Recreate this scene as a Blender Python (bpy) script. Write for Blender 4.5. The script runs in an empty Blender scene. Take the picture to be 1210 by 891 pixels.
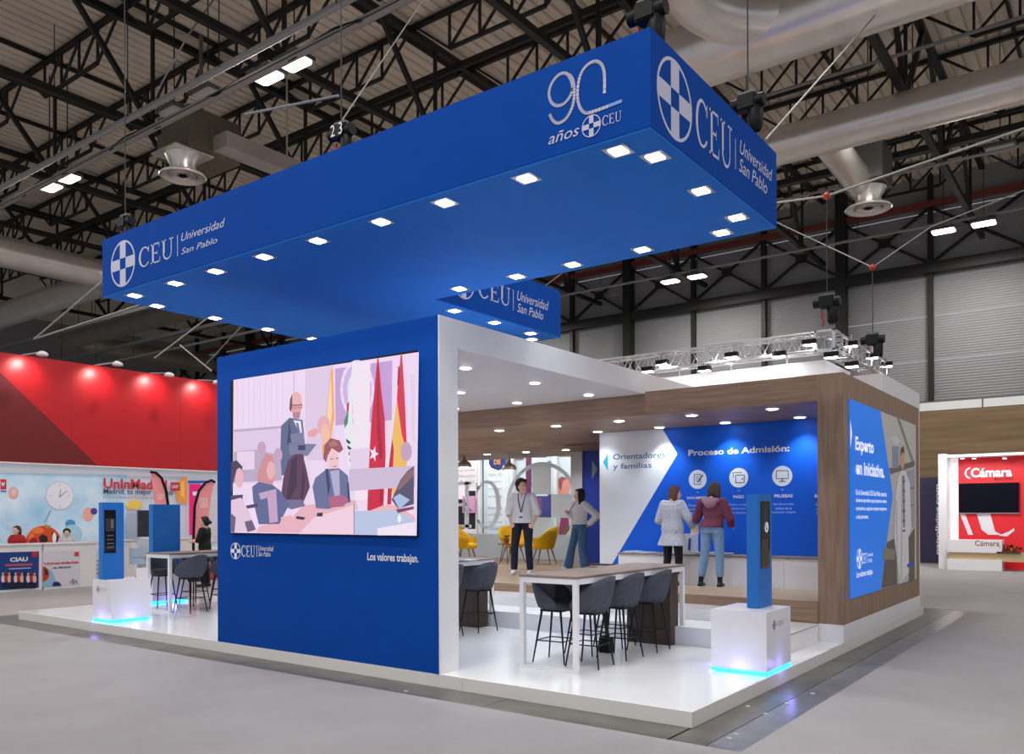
import bpy, bmesh, math, random
from mathutils import Vector, Matrix
from math import sin, cos, pi, radians
random.seed(7)
S = bpy.context.scene
COL = S.collection

# ---------------------------------------------------------------- camera
YAW, PITCH, ROLL = 0.639792543, 0.00193637968, -0.00344121013
FPX, CY = 985.684, 605.213
CAM = Vector((2.88231939, -6.31692111, 1.75))
FW = Vector((-sin(YAW) * cos(PITCH), cos(YAW) * cos(PITCH), sin(PITCH)))
_R0 = Vector((cos(YAW), sin(YAW), 0)); _U0 = _R0.cross(FW)
RT = cos(ROLL) * _R0 + sin(ROLL) * _U0
UP = -sin(ROLL) * _R0 + cos(ROLL) * _U0
cd = bpy.data.cameras.new('camera'); cam = bpy.data.objects.new('camera', cd); COL.objects.link(cam)
cd.sensor_fit = 'HORIZONTAL'; cd.sensor_width = 36; cd.lens = FPX / 1210 * 36
cd.shift_y = (CY - 445.5) / 1210; cd.clip_end = 400
m = Matrix((RT, UP, -FW)).transposed().to_4x4(); m.translation = CAM; cam.matrix_world = m
S.camera = cam

# ---------------------------------------------------------------- world, exposure
S.view_settings.view_transform = 'Standard'; S.view_settings.look = 'None'
S.view_settings.gamma = 1; S.view_settings.use_curve_mapping = False
S.view_settings.exposure = 0.0
W = bpy.data.worlds.new('hall_ambient'); S.world = W; W.use_nodes = True
bg = W.node_tree.nodes['Background']; bg.inputs[0].default_value = (0.86, 0.9, 1.0, 1); bg.inputs[1].default_value = 0.5

def lamp(kind, loc, energy, color=(1, 1, 1), aim=None, **k):
    d = bpy.data.lights.new(k.pop('name', 'lamp'), kind); d.energy = energy; d.color = color
    for a, b in k.items(): setattr(d, a, b)
    o = bpy.data.objects.new(d.name, d); COL.objects.link(o); o.location = loc
    if aim is not None:
        o.rotation_euler = (Vector(aim) - Vector(loc)).to_track_quat('-Z', 'Y').to_euler()
    return o
# the hall's high bay lamps, in pairs on an 11.4 m grid
for gx in (-25, -13.6, -2.2, 9.2):
    for gy in (-16.2, -4.9, 6.5, 17.7, 29.1):
        lamp('AREA', (gx, gy, 12.3), 460 if gy < 10 else 420, (1, .965, .92), (gx, gy, 0), name='high_bay_lamp', shape='RECTANGLE', size=1.7, size_y=.6)

# ---------------------------------------------------------------- helpers
def ray(u, v): return FW + RT * ((u - 605) / FPX) - UP * ((v - CY) / FPX)
def on(u, v, **k):
    """the point of the world plane x, y or z = const that the photograph shows at pixel (u, v)"""
    (ax, val), = k.items(); i = 'xyz'.index(ax); d = ray(u, v)
    return CAM + d * ((val - CAM[i]) / d[i])

def srgb(r, g, b):
    f = lambda c: (c / 255 / 12.92) if c / 255 <= .04045 else ((c / 255 + .055) / 1.055) ** 2.4
    return (f(r), f(g), f(b), 1)

def mat(name, col, rough=.6, metal=0, emit=0, noise=0, scale=8, stretch=(1, 1, 1), col2=None, bump=0, coat=0, spec=.5):
    M = bpy.data.materials.new(name); M.use_nodes = True
    nt = M.node_tree; b = nt.nodes['Principled BSDF']
    c = srgb(*col)
    b.inputs['Base Color'].default_value = c; b.inputs['Roughness'].default_value = rough
    b.inputs['Metallic'].default_value = metal; b.inputs['Specular IOR Level'].default_value = spec
    if coat: b.inputs['Coat Weight'].default_value = coat; b.inputs['Coat Roughness'].default_value = .05
    if emit:
        b.inputs['Emission Color'].default_value = c; b.inputs['Emission Strength'].default_value = emit
        if emit > .5: b.inputs['Base Color'].default_value = (.02, .02, .02, 1)
    if noise or bump or col2:
        tc = nt.nodes.new('ShaderNodeTexCoord'); mp = nt.nodes.new('ShaderNodeMapping'); mp.inputs['Scale'].default_value = stretch
        nz = nt.nodes.new('ShaderNodeTexNoise'); nz.inputs['Scale'].default_value = scale; nz.inputs['Detail'].default_value = 5
        nt.links.new(tc.outputs['Object'], mp.inputs[0]); nt.links.new(mp.outputs[0], nz.inputs['Vector'])
        if noise or col2:
            rp = nt.nodes.new('ShaderNodeValToRGB')
            c2 = srgb(*col2) if col2 else tuple(x * (1 - noise) for x in c[:3]) + (1,)
            c1 = c if col2 else tuple(min(1, x * (1 + noise)) for x in c[:3]) + (1,)
            rp.color_ramp.elements[0].color = c2; rp.color_ramp.elements[1].color = c1
            rp.color_ramp.elements[0].position = .3; rp.color_ramp.elements[1].position = .7
            nt.links.new(nz.outputs['Fac'], rp.inputs[0]); nt.links.new(rp.outputs[0], b.inputs['Base Color'])
            if emit: nt.links.new(rp.outputs[0], b.inputs['Emission Color'])
        if bump:
            bp = nt.nodes.new('ShaderNodeBump'); bp.inputs['Strength'].default_value = bump; bp.inputs['Distance'].default_value = .01
            nt.links.new(nz.outputs['Fac'], bp.inputs['Height']); nt.links.new(bp.outputs[0], b.inputs['Normal'])
    return M

_flat = {}
def ink(r, g, b, emit=0, rough=.5):
    k = (r, g, b, emit, rough)
    if k not in _flat: _flat[k] = mat('ink_%d_%d_%d' % (r, g, b) + ('_lit' if emit else ''), (r, g, b), rough, emit=emit)
    return _flat[k]

def offs(o):
    v = Vector((0, 0, 0))
    while o: v += o.location; o = o.parent
    return v

class MB:
    def __init__(s): s.v = []; s.f = []; s.sm = []
    def add(s, vs, fs, smooth=False):
        n = len(s.v); s.v += [tuple(v) for v in vs]; s.f += [tuple(i + n for i in f) for f in fs]; s.sm += [smooth] * len(fs); return s
    def box(s, x0, x1, y0, y1, z0, z1):
        x0, x1 = sorted((x0, x1)); y0, y1 = sorted((y0, y1)); z0, z1 = sorted((z0, z1))
        return s.add([(x0, y0, z0), (x1, y0, z0), (x1, y1, z0), (x0, y1, z0), (x0, y0, z1), (x1, y0, z1), (x1, y1, z1), (x0, y1, z1)],
                     [(0, 3, 2, 1), (4, 5, 6, 7), (0, 1, 5, 4), (1, 2, 6, 5), (2, 3, 7, 6), (3, 0, 4, 7)])
    def bar(s, p, q, w, h=None):
        h = h or w; p = Vector(p); q = Vector(q); d = (q - p).normalized()
        a = d.cross(Vector((0, 0, 1))); a = a.normalized() if a.length > .01 else Vector((1, 0, 0)); b = a.cross(d).normalized()
        vs = [e + a * sx * w / 2 + b * sy * h / 2 for e in (p, q) for sx, sy in ((-1, -1), (1, -1), (1, 1), (-1, 1))]
        return s.add(vs, [(3, 2, 1, 0), (4, 5, 6, 7), (0, 1, 5, 4), (1, 2, 6, 5), (2, 3, 7, 6), (3, 0, 4, 7)])
    def tube(s, pts, r, n=10, caps=True):
        pts = [Vector(p) for p in pts]; rs = r if isinstance(r, (list, tuple)) else [r] * len(pts)
        rings = []; a = None
        for i, p in enumerate(pts):
            d = (pts[min(i + 1, len(pts) - 1)] - pts[max(i - 1, 0)]).normalized()
            if a is None:
                a = d.cross(Vector((0, 0, 1))); a = a.normalized() if a.length > .01 else Vector((1, 0, 0))
            a = (a - d * a.dot(d)).normalized(); b = d.cross(a)
            rings.append([p + (a * cos(t) + b * sin(t)) * rs[i] for t in [2 * pi * k / n for k in range(n)]])
        vs = [v for g in rings for v in g]; fs = []
        for i in range(len(rings) - 1):
            for k in range(n): fs.append((i * n + k, i * n + (k + 1) % n, (i + 1) * n + (k + 1) % n, (i + 1) * n + k))
        s.add(vs, fs, True)
        if caps: 
            s.add(rings[0], [tuple(range(n - 1, -1, -1))]); s.add(rings[-1], [tuple(range(n))])
        return s
    def lathe(s, prof, c=(0, 0, 0), n=20, sx=1, sy=1, close=True):
        c = Vector(c); vs = []; fs = []
        for r, z in prof: vs += [c + Vector((r * cos(2 * pi * k / n) * sx, r * sin(2 * pi * k / n) * sy, z)) for k in range(n)]
        for i in range(len(prof) - 1):
            for k in range(n): fs.append((i * n + k, i * n + (k + 1) % n, (i + 1) * n + (k + 1) % n, (i + 1) * n + k))
        s.add(vs, fs, True)
        if close:
            s.add(vs[:n], [tuple(range(n - 1, -1, -1))]); s.add(vs[-n:], [tuple(range(n))])
        return s
    def ball(s, c, r, n=12, m=8, sc=(1, 1, 1)):
        pr = [(max(1e-4, r * sin(pi * i / m)), -r * cos(pi * i / m) * sc[2]) for i in range(m + 1)]
        return s.lathe(pr, c, n, sc[0], sc[1])
    def capsule(s, p, q, r0, r1, n=12):
        p = Vector(p); q = Vector(q); d = q - p; L = d.length
        if L < 1e-5: return s.ball(p, r0)
        u = d / L; pts = []; rs = []
        for i in range(1, 5): t = pi / 2 * i / 4; pts.append(p - u * r0 * cos(t)); rs.append(max(.0005, r0 * sin(t)))
        for i in range(3, 0, -1): t = pi / 2 * i / 4; pts.append(q + u * r1 * cos(t)); rs.append(r1 * sin(t))
        pts.insert(4, q); rs.insert(4, r1)
        return s.tube(pts, rs, n)
    def prism(s, poly, h0, h1, frame=None):
        """extrude a 2D outline; frame(a, b, h) -> xyz"""
        fr = frame or (lambda a, b, h: (a, b, h)); n = len(poly)
        vs = [fr(a, b, h0) for a, b in poly] + [fr(a, b, h1) for a, b in poly]
        fs = [tuple(range(n - 1, -1, -1)), tuple(range(n, 2 * n))] + [(k, (k + 1) % n, n + (k + 1) % n, n + k) for k in range(n)]
        return s.add(vs, fs)
    def mesh(s, off=Vector((0, 0, 0))):
        me = bpy.data.meshes.new('m'); me.from_pydata([tuple(Vector(v) - off) for v in s.v], [], s.f)
        me.polygons.foreach_set('use_smooth', s.sm); me.validate(); me.update(); return me
    def build(s, name, m, parent=None, bevel=0, **props):
        me = s.mesh(offs(parent)); me.name = name
        if m: me.materials.append(m)
        if bevel:
            bm = bmesh.new(); bm.from_mesh(me)
            bmesh.ops.remove_doubles(bm, verts=bm.verts, dist=1e-6)
            bmesh.ops.bevel(bm, geom=[e for e in bm.edges], offset=bevel, segments=2, affect='EDGES', clamp_overlap=True)
            bm.to_mesh(me); bm.free()
        o = bpy.data.objects.new(name, me); COL.objects.link(o); o.parent = parent
        for k, v in props.items(): o[k] = v
        return o

def fixn(o):
    bm = bmesh.new(); bm.from_mesh(o.data); bmesh.ops.recalc_face_normals(bm, faces=bm.faces); bm.to_mesh(o.data); bm.free(); return o

def tag(o, label=None, cat=None, group=None, kind=None):
    if label: o['label'] = label
    if cat: o['category'] = cat
    if group: o['group'] = group
    if kind: o['kind'] = kind
    return o
def thing(name, label, cat, loc=(0, 0, 0), rz=0, group=None, kind=None):
    o = bpy.data.objects.new(name, None); COL.objects.link(o); o.location = loc; o.rotation_euler = (0, 0, rz)
    o.empty_display_size = .1
    return tag(o, label, cat, group, kind)
def copy_tree(o, parent=None, loc=None, rz=None, label=None):
    c = o.copy(); COL.objects.link(c); c.parent = parent
    if loc is not None: c.location = loc
    if rz is not None: c.rotation_euler = (0, 0, rz)
    if label: c['label'] = label
    for ch in list(o.children): copy_tree(ch, c)
    return c
def piece(o, name, me, parent, loc=(0, 0, 0), rot=(0, 0, 0)):
    c = bpy.data.objects.new(name, me); COL.objects.link(c); c.parent = parent; c.location = loc; c.rotation_euler = rot; return c

# flat print on a wall: plane x or y = const, a runs to the reader's right, z up
class Print:
    def __init__(s, axis, val, parent, sgn, step=.0004, start=.0012):
        s.ax = axis; s.val = val; s.par = parent; s.sgn = sgn; s.step = step; s.k = start; s.items = []
    def P(s, a, z, k):
        w = s.val + s.sgn * k
        return (w, a, z) if s.ax == 'x' else (a, w, z)
    def px(s, u, v):
        p = on(u, v, **{s.ax: s.val}); return (p.y if s.ax == 'x' else p.x, p.z)
    def layer(s): s.k += s.step
    def polys(s, name, m, polys, **props):
        s.layer(); b = MB()
        for p in polys: b.add([s.P(a, z, s.k) for a, z in p], [tuple(range(len(p)))])
        o = b.build(name, m, s.par, **props); return o
    def poly(s, name, m, pts, px=False, **props): return s.polys(name, m, [[s.px(*p) for p in pts] if px else pts], **props)
    def grid(s, name, m, vs, fs, **props):
        s.layer(); return MB().add([s.P(a, z, s.k) for a, z in vs], fs).build(name, m, s.par, **props)
    def ppolys(s, name, m, polys, **props): return s.polys(name, m, [[s.px(*q) for q in p] for p in polys], **props)

def circle(a, z, r, n=40, rz=None): rz = rz or r; return [(a + r * cos(2 * pi * k / n), z + rz * sin(2 * pi * k / n)) for k in range(n)]
def ring(a, z, r, w, n=48, t0=0, t1=2 * pi, rz=None):
    rz = rz or r; out = []
    for k in range(n):
        p, q = t0 + (t1 - t0) * k / n, t0 + (t1 - t0) * (k + 1) / n
        out.append([(a + r * cos(p), z + rz * sin(p)), (a + r * cos(q), z + rz * sin(q)), (a + (r - w) * cos(q), z + (rz - w) * sin(q)), (a + (r - w) * cos(p), z + (rz - w) * sin(p))])
    return out
def stroke(pts, w):
    out = []
    for (a, b), (c, d) in zip(pts[:-1], pts[1:]):
        L = math.hypot(c - a, d - b) or 1; nx, nz = -(d - b) / L * w / 2, (c - a) / L * w / 2
        ex, ez = (c - a) / L * w * .1, (d - b) / L * w * .1
        out.append([(a - ex + nx, b - ez + nz), (c + ex + nx, d + ez + nz), (c + ex - nx, d + ez - nz), (a - ex - nx, b - ez - nz)])
    return out
def rect(a0, a1, z0, z1): return [(a0, z0), (a1, z0), (a1, z1), (a0, z1)]

def text_mesh(body, bold=0, shear=0):
    c = bpy.data.curves.new('t', 'FONT'); c.body = body; c.size = 1; c.offset = bold; c.shear = shear; c.resolution_u = 3
    o = bpy.data.objects.new('t', c); me = bpy.data.meshes.new_from_object(o)
    vs = [(v.co.x, v.co.y) for v in me.vertices]; fs = [tuple(p.vertices) for p in me.polygons]
    bpy.data.objects.remove(o); bpy.data.meshes.remove(me); bpy.data.curves.remove(c); return vs, fs
def fit(vs, a0, z0, a1, z1):
    """scale an outline so its box fills (a0, z0) - (a1, z1)"""
    x0 = min(v[0] for v in vs); x1 = max(v[0] for v in vs); y0 = min(v[1] for v in vs); y1 = max(v[1] for v in vs)
    return [(a0 + (v[0] - x0) / (x1 - x0) * (a1 - a0), z0 + (v[1] - y0) / (y1 - y0) * (z1 - z0)) for v in vs]
def write(P, body, m, a0, z0, a1, z1, bold=.01, shear=0, name='lettering', **props):
    vs, fs = text_mesh(body, bold, shear); return P.grid(name, m, fit(vs, a0, z0, a1, z1), fs, **props)
def write_px(P, body, m, u0, v0, u1, v1, **k):
    """box corners in the photograph: (u0, v0) lower left, (u1, v1) upper right"""
    a0, z0 = P.px(u0, v0); a1, z1 = P.px(u1, v1); return write(P, body, m, a0, z0, a1, z1, **k)

def serif_ceu():
    """outlines of the serif capitals C E U in a 3.05 x 1 box"""
    out = []
    def arcband(cx, cy, rx, ry, irx, iry, t0, t1, n=22, dx=0):
        for k in range(n):
            p, q = t0 + (t1 - t0) * k / n, t0 + (t1 - t0) * (k + 1) / n
            out.append([(cx + rx * cos(p), cy + ry * sin(p)), (cx + rx * cos(q), cy + ry * sin(q)), (cx + dx + irx * cos(q), cy + iry * sin(q)), (cx + dx + irx * cos(p), cy + iry * sin(p))])
    arcband(.5, .5, .5, .52, .355, .455, radians(42), radians(318), dx=.02)
    out.append([(.86, .70), (.90, .70), (.90, .98), (.87, .98), (.80, .86)]); out.append([(.80, .14), (.88, .22), (.91, .22), (.87, .1), (.8, .1)])
    e = 1.08
    out.append(rect(e + .1, e + .25, 0, 1)); out.append(rect(e, e + .75, 0, .065)); out.append(rect(e, e + .72, .935, 1)); out.append(rect(e + .2, e + .58, .47, .535))
    out.append([(e + .67, .95), (e + .72, .95), (e + .72, .76), (e + .69, .76)]); out.append([(e + .72, .05), (e + .78, .26), (e + .81, .26), (e + .77, 0), (e + .7, 0)])
    out.append(rect(e + .55, e + .58, .40, .61))
    u = 2.02
    out.append(rect(u + .1, u + .25, .32, 1)); out.append(rect(u, u + .36, .94, 1)); out.append(rect(u + .77, u + .835, .32, 1)); out.append(rect(u + .64, u + .97, .94, 1))
    arcband(u + .465, .34, .37, .36, .29, .29, pi, 2 * pi, dx=.02)
    return out
CEU = serif_ceu()
def fitp(polys, a0, z0, a1, z1, W=3.0):
    return [[(a0 + x / W * (a1 - a0), z0 + y * (z1 - z0)) for x, y in p] for p in polys]
def emblem(P, a, z, r, white, name='emblem', **props):
    w = r * .085; c = r * .235
    cr = [rect(a - c, a + c, z + c, z + r * .97), rect(a - c, a + c, z - r * .97, z - c), rect(a - r * .97, a - c, z - c, z + c), rect(a + c, a + r * .97, z - c, z + c)]
    P.polys('emblem_ring', white, ring(a, z, r, w)); return P.polys(name, white, cr, **props)
def full_logo(P, white, aE, zE, rE, a0, z0, a1, z1, abar, tx0, tx1, tz):
    """emblem, CEU, rule, two lines of italic; tz = four heights (line 2 base, top, line 1 base, top)"""
    emblem(P, aE, zE, rE, white)
    P.polys('lettering', white, fitp(CEU, a0, z0, a1, z1))
    P.polys('rule', white, [rect(abar - .006, abar + .006, tz[0] - .01, tz[3])])
    write(P, 'Universidad', white, tx0, tz[2], tx1, tz[3], bold=0, shear=.28)
    write(P, 'San Pablo', white, tx0, tz[0], tx0 + (tx1 - tx0) * .8, tz[1], bold=0, shear=.28)

# ---------------------------------------------------------------- materials
white = mat('white_laminate', (232, 230, 232), .35, noise=.02, scale=3)
white_gloss = mat('white_gloss_floor', (236, 236, 238), .12, noise=.02, scale=2)
white_side = mat('white_board', (222, 218, 214), .5)
blue = mat('blue_fabric', (2, 68, 158), .8, noise=.04, scale=3, spec=.12)
blue_soffit = mat('blue_soffit_bounce_lit', (18, 112, 210), .7, noise=.03, scale=2, spec=.2)  # canopy blue made lighter, bounce light from the floor put into the colour
blue_lam = mat('blue_laminate', (18, 110, 196), .45, noise=.03)
wood = mat('brown_oak', (158, 128, 104), .5, scale=5, stretch=(.35, 1, 5), col2=(126, 100, 80))
woodv = mat('brown_oak_upright', (160, 130, 106), .5, scale=6, stretch=(3, 3, .25), col2=(130, 104, 82))
woodl = mat('pale_oak_floor', (188, 164, 138), .45, scale=5, stretch=(.5, 5, 1), col2=(166, 142, 116))
wood_dark = mat('dark_walnut', (78, 62, 50), .5, scale=6, stretch=(4, 4, .4), col2=(56, 44, 36))
wood_top = mat('grey_oak_top', (150, 132, 122), .4, scale=6, stretch=(4, .5, 1), col2=(128, 110, 100))
wood_brown = mat('brown_wall_cladding', (146, 120, 88), .6, scale=1.2, stretch=(.2, 1, 3), col2=(112, 90, 62))
steel_dark = mat('black_green_steel', (24, 25, 23), .5, noise=.3, scale=2)
steel_grey = mat('grey_steel', (96, 98, 98), .45, .3)
pipe_grey = mat('painted_conduit', (150, 148, 144), .7)
alu = mat('aluminium', (205, 205, 208), .3, .85)
galv = mat('galvanised_duct', (236, 230, 222), .3, .65, noise=.06, scale=1.5)
galv_r = mat('galvanised_sheet', (150, 142, 130), .5, .5, noise=.1, scale=2)
deck = mat('roof_sheet', (232, 220, 200), .75, noise=.12, scale=.35)
black = mat('black_plastic', (10, 10, 11), .55, spec=.25)
black_met = mat('black_steel', (14, 14, 16), .35, .5)
velvet = mat('charcoal_velvet', (70, 73, 84), .85, noise=.15, scale=30, bump=.2)
velvet2 = mat('black_velvet', (48, 54, 62), .8, noise=.15, scale=30, bump=.2)
yellow = mat('yellow_fabric', (244, 190, 12), .75, noise=.06, scale=20)
legwood = mat('oak_leg', (156, 116, 78), .5, noise=.15, scale=20)
carpet = mat('grey_carpet', (154, 150, 151), .92, noise=.06, scale=1.2, bump=.1)
concrete = mat('dark_concrete', (92, 90, 84), .32, noise=.3, scale=3, bump=.1)
corr = mat('grey_wall_sheet', (150, 151, 153), .6, noise=.05, scale=.5)
glass = bpy.data.materials.new('clear_glass'); glass.use_nodes = True
_b = glass.node_tree.nodes['Principled BSDF']; _b.inputs['Base Color'].default_value = (.93, .97, .97, 1); _b.inputs['Roughness'].default_value = .02; _b.inputs['Transmission Weight'].default_value = 1; _b.inputs['IOR'].default_value = 1.05
frost = bpy.data.materials.new('frosted_film'); frost.use_nodes = True
_n = frost.node_tree; _n.nodes.remove(_n.nodes['Principled BSDF']); _d = _n.nodes.new('ShaderNodeBsdfDiffuse'); _t = _n.nodes.new('ShaderNodeBsdfTranslucent'); _x = _n.nodes.new('ShaderNodeMixShader')
_d.inputs[0].default_value = (.9, .93, .94, 1); _t.inputs[0].default_value = (.92, .95, .97, 1); _x.inputs[0].default_value = .6
_n.links.new(_d.outputs[0], _x.inputs[1]); _n.links.new(_t.outputs[0], _x.inputs[2]); _n.links.new(_x.outputs[0], _n.nodes['Material Output'].inputs[0])
chrome = mat('brushed_nickel', (206, 198, 186), .38, .6)
lamp_on = mat('lit_diffuser', (255, 250, 240), .5, emit=9)
lamp_led = mat('lit_downlight', (255, 255, 255), .5, emit=14)
lamp_off = mat('unlit_diffuser', (190, 190, 186), .5)
led_cyan = mat('cyan_led', (40, 180, 255), .5, emit=4)
red_wall = mat('red_fabric', (186, 14, 26), .45, noise=.04, scale=1)
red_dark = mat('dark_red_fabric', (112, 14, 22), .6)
screen_dark = mat('dark_screen', (22, 22, 30), .08, coat=.5)
skin = mat('skin', (228, 184, 160), .55)
ink_w = mat('white_vinyl', (232, 232, 238), .5)
ink_lil = mat('pale_vinyl', (196, 198, 222), .5)

# ================================================================ SETTING
# carpet, with bare concrete left around the stand
fl = thing('floor', 'pale grey carpet floor of the exhibition hall', None, kind='structure')
def slab(name, x0, x1, y0, y1, m, z=0.0, t=.02): return MB().box(x0, x1, y0, y1, z - t, z).build(name, m, fl)
MB().box(-60, 40, -30, 45, -.06, -.02).build('subfloor', concrete, fl)
SX0, SX1, SY0, SY1 = -12.9, .58, -.44, 9.75
slab('carpet', -60, 40, -30, SY0, carpet, .004)
slab('carpet', SX1, 40, SY0, 45, carpet, .004)
slab('carpet', -60, SX0, SY0, 45, carpet, .004)
slab('carpet', SX0, SX1, SY1 + .6, 45, carpet, .004)
for i in range(7):
    a = -12.9 + i * 1.84; slab('concrete_slab', a + .004, a + 1.836, SY0, .1, concrete)
for i in range(5):
    a = -.44 + i * 2.16
    slab('concrete_slab', .001, .296, a + .004, a + 2.156, concrete); slab('concrete_slab', .304, SX1, a + .004, a + 2.156, mat('worn_grey_concrete', (104, 106, 110), .28, noise=.3, scale=4) if i == 0 else bpy.data.materials['worn_grey_concrete'])
slab('concrete_slab', SX0, .001, 9.3, SY1 + .6, concrete)
slab('concrete_slab', SX0, -12.2, .1, 9.3, concrete)
for i in range(8):
    p = on(*[(884, 835), (862, 873), (905, 844), (930, 832), (870, 868), (150, 752), (480, 817), (960, 820)][i], z=.0)
    o = MB().box(p.x - .02, p.x + .02, p.y - .012, p.y + .012, 0, .008).build('debris_scrap', ink(205, 205, 200))
    tag(o, ['pale scrap of litter on the right concrete strip, near the platform corner', 'pale scrap of litter on the outer lane nearest the camera', 'pale scrap of litter by the seam of the right concrete strip', 'pale scrap of litter on the right concrete strip below the plinth', 'pale scrap of litter at the very near end of the outer lane', 'pale scrap of litter on the front concrete strip at far left', 'pale scrap of litter on the front strip below the white portal post', 'pale scrap of litter farthest along the right concrete strip'][i], 'litter', 'scraps on the concrete')

# far wall of the hall: cladding sheets, posts, beams, braces
fw = thing('wall_back', 'grey ribbed sheet wall behind dark steel posts', None, kind='structure')
posts = [-61.92 + 3.62 * k for k in range(22)]
def ribbed(x0, x1, z0, z1, y, pitch=.11):
    n = max(2, int((z1 - z0) / pitch)); vs = []; fs = []
    for i in range(n + 1):
        z = z0 + (z1 - z0) * i / n
        for dz, dy in ((-.03, 0), (-.02, .016), (.02, .016), (.03, 0)) if 0 < i < n else ((0, 0),):
            vs += [(x0, y + dy, z + dz), (x1, y + dy, z + dz)]
    for k in range(len(vs) // 2 - 1): fs.append((2 * k, 2 * k + 1, 2 * k + 3, 2 * k + 2))
    return MB().add(vs, fs)
me_cache = {}
for k in range(len(posts) - 1):
    for (z0, z1) in ((6.4, 8.25), (8.27, 10.15), (10.17, 12.1), (12.3, 14.6), (14.62, 17.2)):
        key = (z0, z1)
        if key not in me_cache:
            me_cache[key] = ribbed(0, 3.62, 0, z1 - z0, 0).mesh(); me_cache[key].materials.append(corr)
        piece(None, 'wall_sheet', me_cache[key], fw, (posts[k], 33.1, z0))
for k, x in enumerate(posts):
    thick = (k % 3 == 0) ; w = .42 if thick else .2
    MB().box(x - w / 2, x + w / 2, 32.5 if thick else 32.8, 33.05, 5.9, 17).build('post', steel_dark, fw)
MB().box(-62, 16, 32.55, 32.95, 11.9, 12.35).build('girder', steel_dark, fw)
MB().box(-62, 16, 32.7, 32.95, 14.75, 15.0).build('girder', mat('red_oxide_steel', (120, 52, 44), .6), fw)
for k in range(len(posts) - 1):
    a, b = posts[k], posts[k + 1]; c = (a + b) / 2
    for p, q in (((a, 12.35), (b, 14.75)), ((a, 14.75), (b, 12.35))):
        MB().bar((p[0], 32.85, p[1]), (q[0], 32.85, q[1]), .11).build('brace', steel_dark, fw)
    MB().box(c - .25, c + .25, 32.75, 32.82, 13.35, 13.75).build('gusset', steel_dark, fw)
# window strip and brown cladding below it
for i in range(32):
    x = -62 + i * 2.4
    MB().box(x + .03, x + 2.37, 32.3, 32.36, 6.02, 6.36).build('window_pane', ink(206, 208, 206, .25), fw)
MB().box(-62, 16, 32.36, 32.6, 5.95, 6.42).build('window_rail', steel_grey, fw)
for i in range(3):
    MB().box(-62, 16, 32.3, 32.6, 2.0 * i + .004, 2.0 * i + 1.985).build('cladding_panel', wood_brown, fw)

# side wall far to the left
lw = MB().box(-62, -61.6, -20, 34, 0, 17).build('wall_left', corr, None, kind='structure')

# roof
rf = thing('ceiling', 'ribbed metal roof deck seen from below', None, kind='structure')
prof = []; x = -62
while x < 22:
    prof += [(x, 0), (x + .27, 0), (x + .29, .1), (x + .35, .1)]; x += .37
vs = []; 
for a, z in prof: vs += [(a, -13, 16.15 + z), (a, 34, 16.15 + z)]
MB().add(vs, [(2 * k, 2 * k + 2, 2 * k + 3, 2 * k + 1) for k in range(len(prof) - 1)]).build('roof_deck', deck, rf, kind='stuff')
# purlins running away from the camera
for i in range(13):
    x = -44 + i * 4.9
    MB().box(x - .035, x + .035, -12, 33, 16.0, 16.14).build('purlin', steel_dark, rf)
# open web joists, one per row
def wmesh(p, q, w):
    me = MB().bar(p, q, w).mesh(); me.materials.append(steel_dark); return me
ZT, ZB = 16.0, 14.95
web = [((1.4, ZT), (1.4, ZB)), ((2.5, ZT), (2.5, ZB)), ((3.6, ZT), (3.6, ZB)), ((4.7, ZT), (4.7, ZB)),
       ((.1, ZT), (1.4, ZB)), ((2.5, ZT), (1.4, ZB)), ((3.6, ZT), (2.5, ZB)), ((3.6, ZB), (4.7, ZT)), ((5.9, ZT), (4.7, ZB))]
web_me = [wmesh((a[0], 0, a[1]), (b[0], 0, b[1]), .065) for a, b in web]
tc_me = MB().box(0, 6, -.06, .06, ZT - .05, ZT + .05).box(0, 6, -.09, .09, ZT + .05, ZT + .07).mesh(); tc_me.materials.append(steel_dark)
bc_me = MB().box(1.4, 4.7, -.045, .045, ZB - .045, ZB + .045).mesh(); bc_me.materials.append(steel_dark)
rows = [-5.2, -2.4, .4, 3.2, 6.0, 8.8, 11.6, 14.35, 17.1, 19.9, 22.7, 25.5, 28.3, 31.0]
for y in rows:
    j = thing('roof_joist', None, None, (0, y, 0), kind='structure')
    for bx in range(-50, 16, 6):
        piece(None, 'top_chord', tc_me, j, (bx, 0, 0)); piece(None, 'bottom_chord', bc_me, j, (bx, 0, 0))
        if -44 < bx < 8 and y < 24:
            for w_ in web_me: piece(None, 'web_bar', w_, j, (bx, 0, 0))
        else:
            b = MB()
            for p, q in web: b.bar((bx + p[0], y, p[1]), (bx + q[0], y, q[1]), .065)
            b.build('web_bars', steel_dark, j, kind='stuff')
# deep trusses running away from the camera
for x in (-44, -38, -32, -26, -20, -14, -8.3, -2, 4, 10):
    t = thing('roof_truss', None, None, (x, 0, 0), kind='structure')
    zb = 13.0
    MB().box(x - .09, x + .09, -8, 32.5, zb - .09, zb + .09).build('bottom_chord', steel_dark, t)
    MB().box(x - .1, x + .1, -8, 32.5, 15.75, 15.93).build('top_chord', steel_dark, t)
    for k in range(-2, 5):
        if 6.95 + 5.6 * k > 30: continue
        y = 6.95 + 5.6 * k
        MB().bar((x, y, zb), (x, y, 15.8), .09).build('web_bar', steel_dark, t)
        MB().bar((x, y, zb), (x, y - 2.3, 15.8), .13).build('web_bar', steel_dark, t)
        if 18 < y < 29: MB().bar((x, y, zb), (x, y + 2.3, 15.8), .13).build('web_bar', steel_dark, t)
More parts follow.
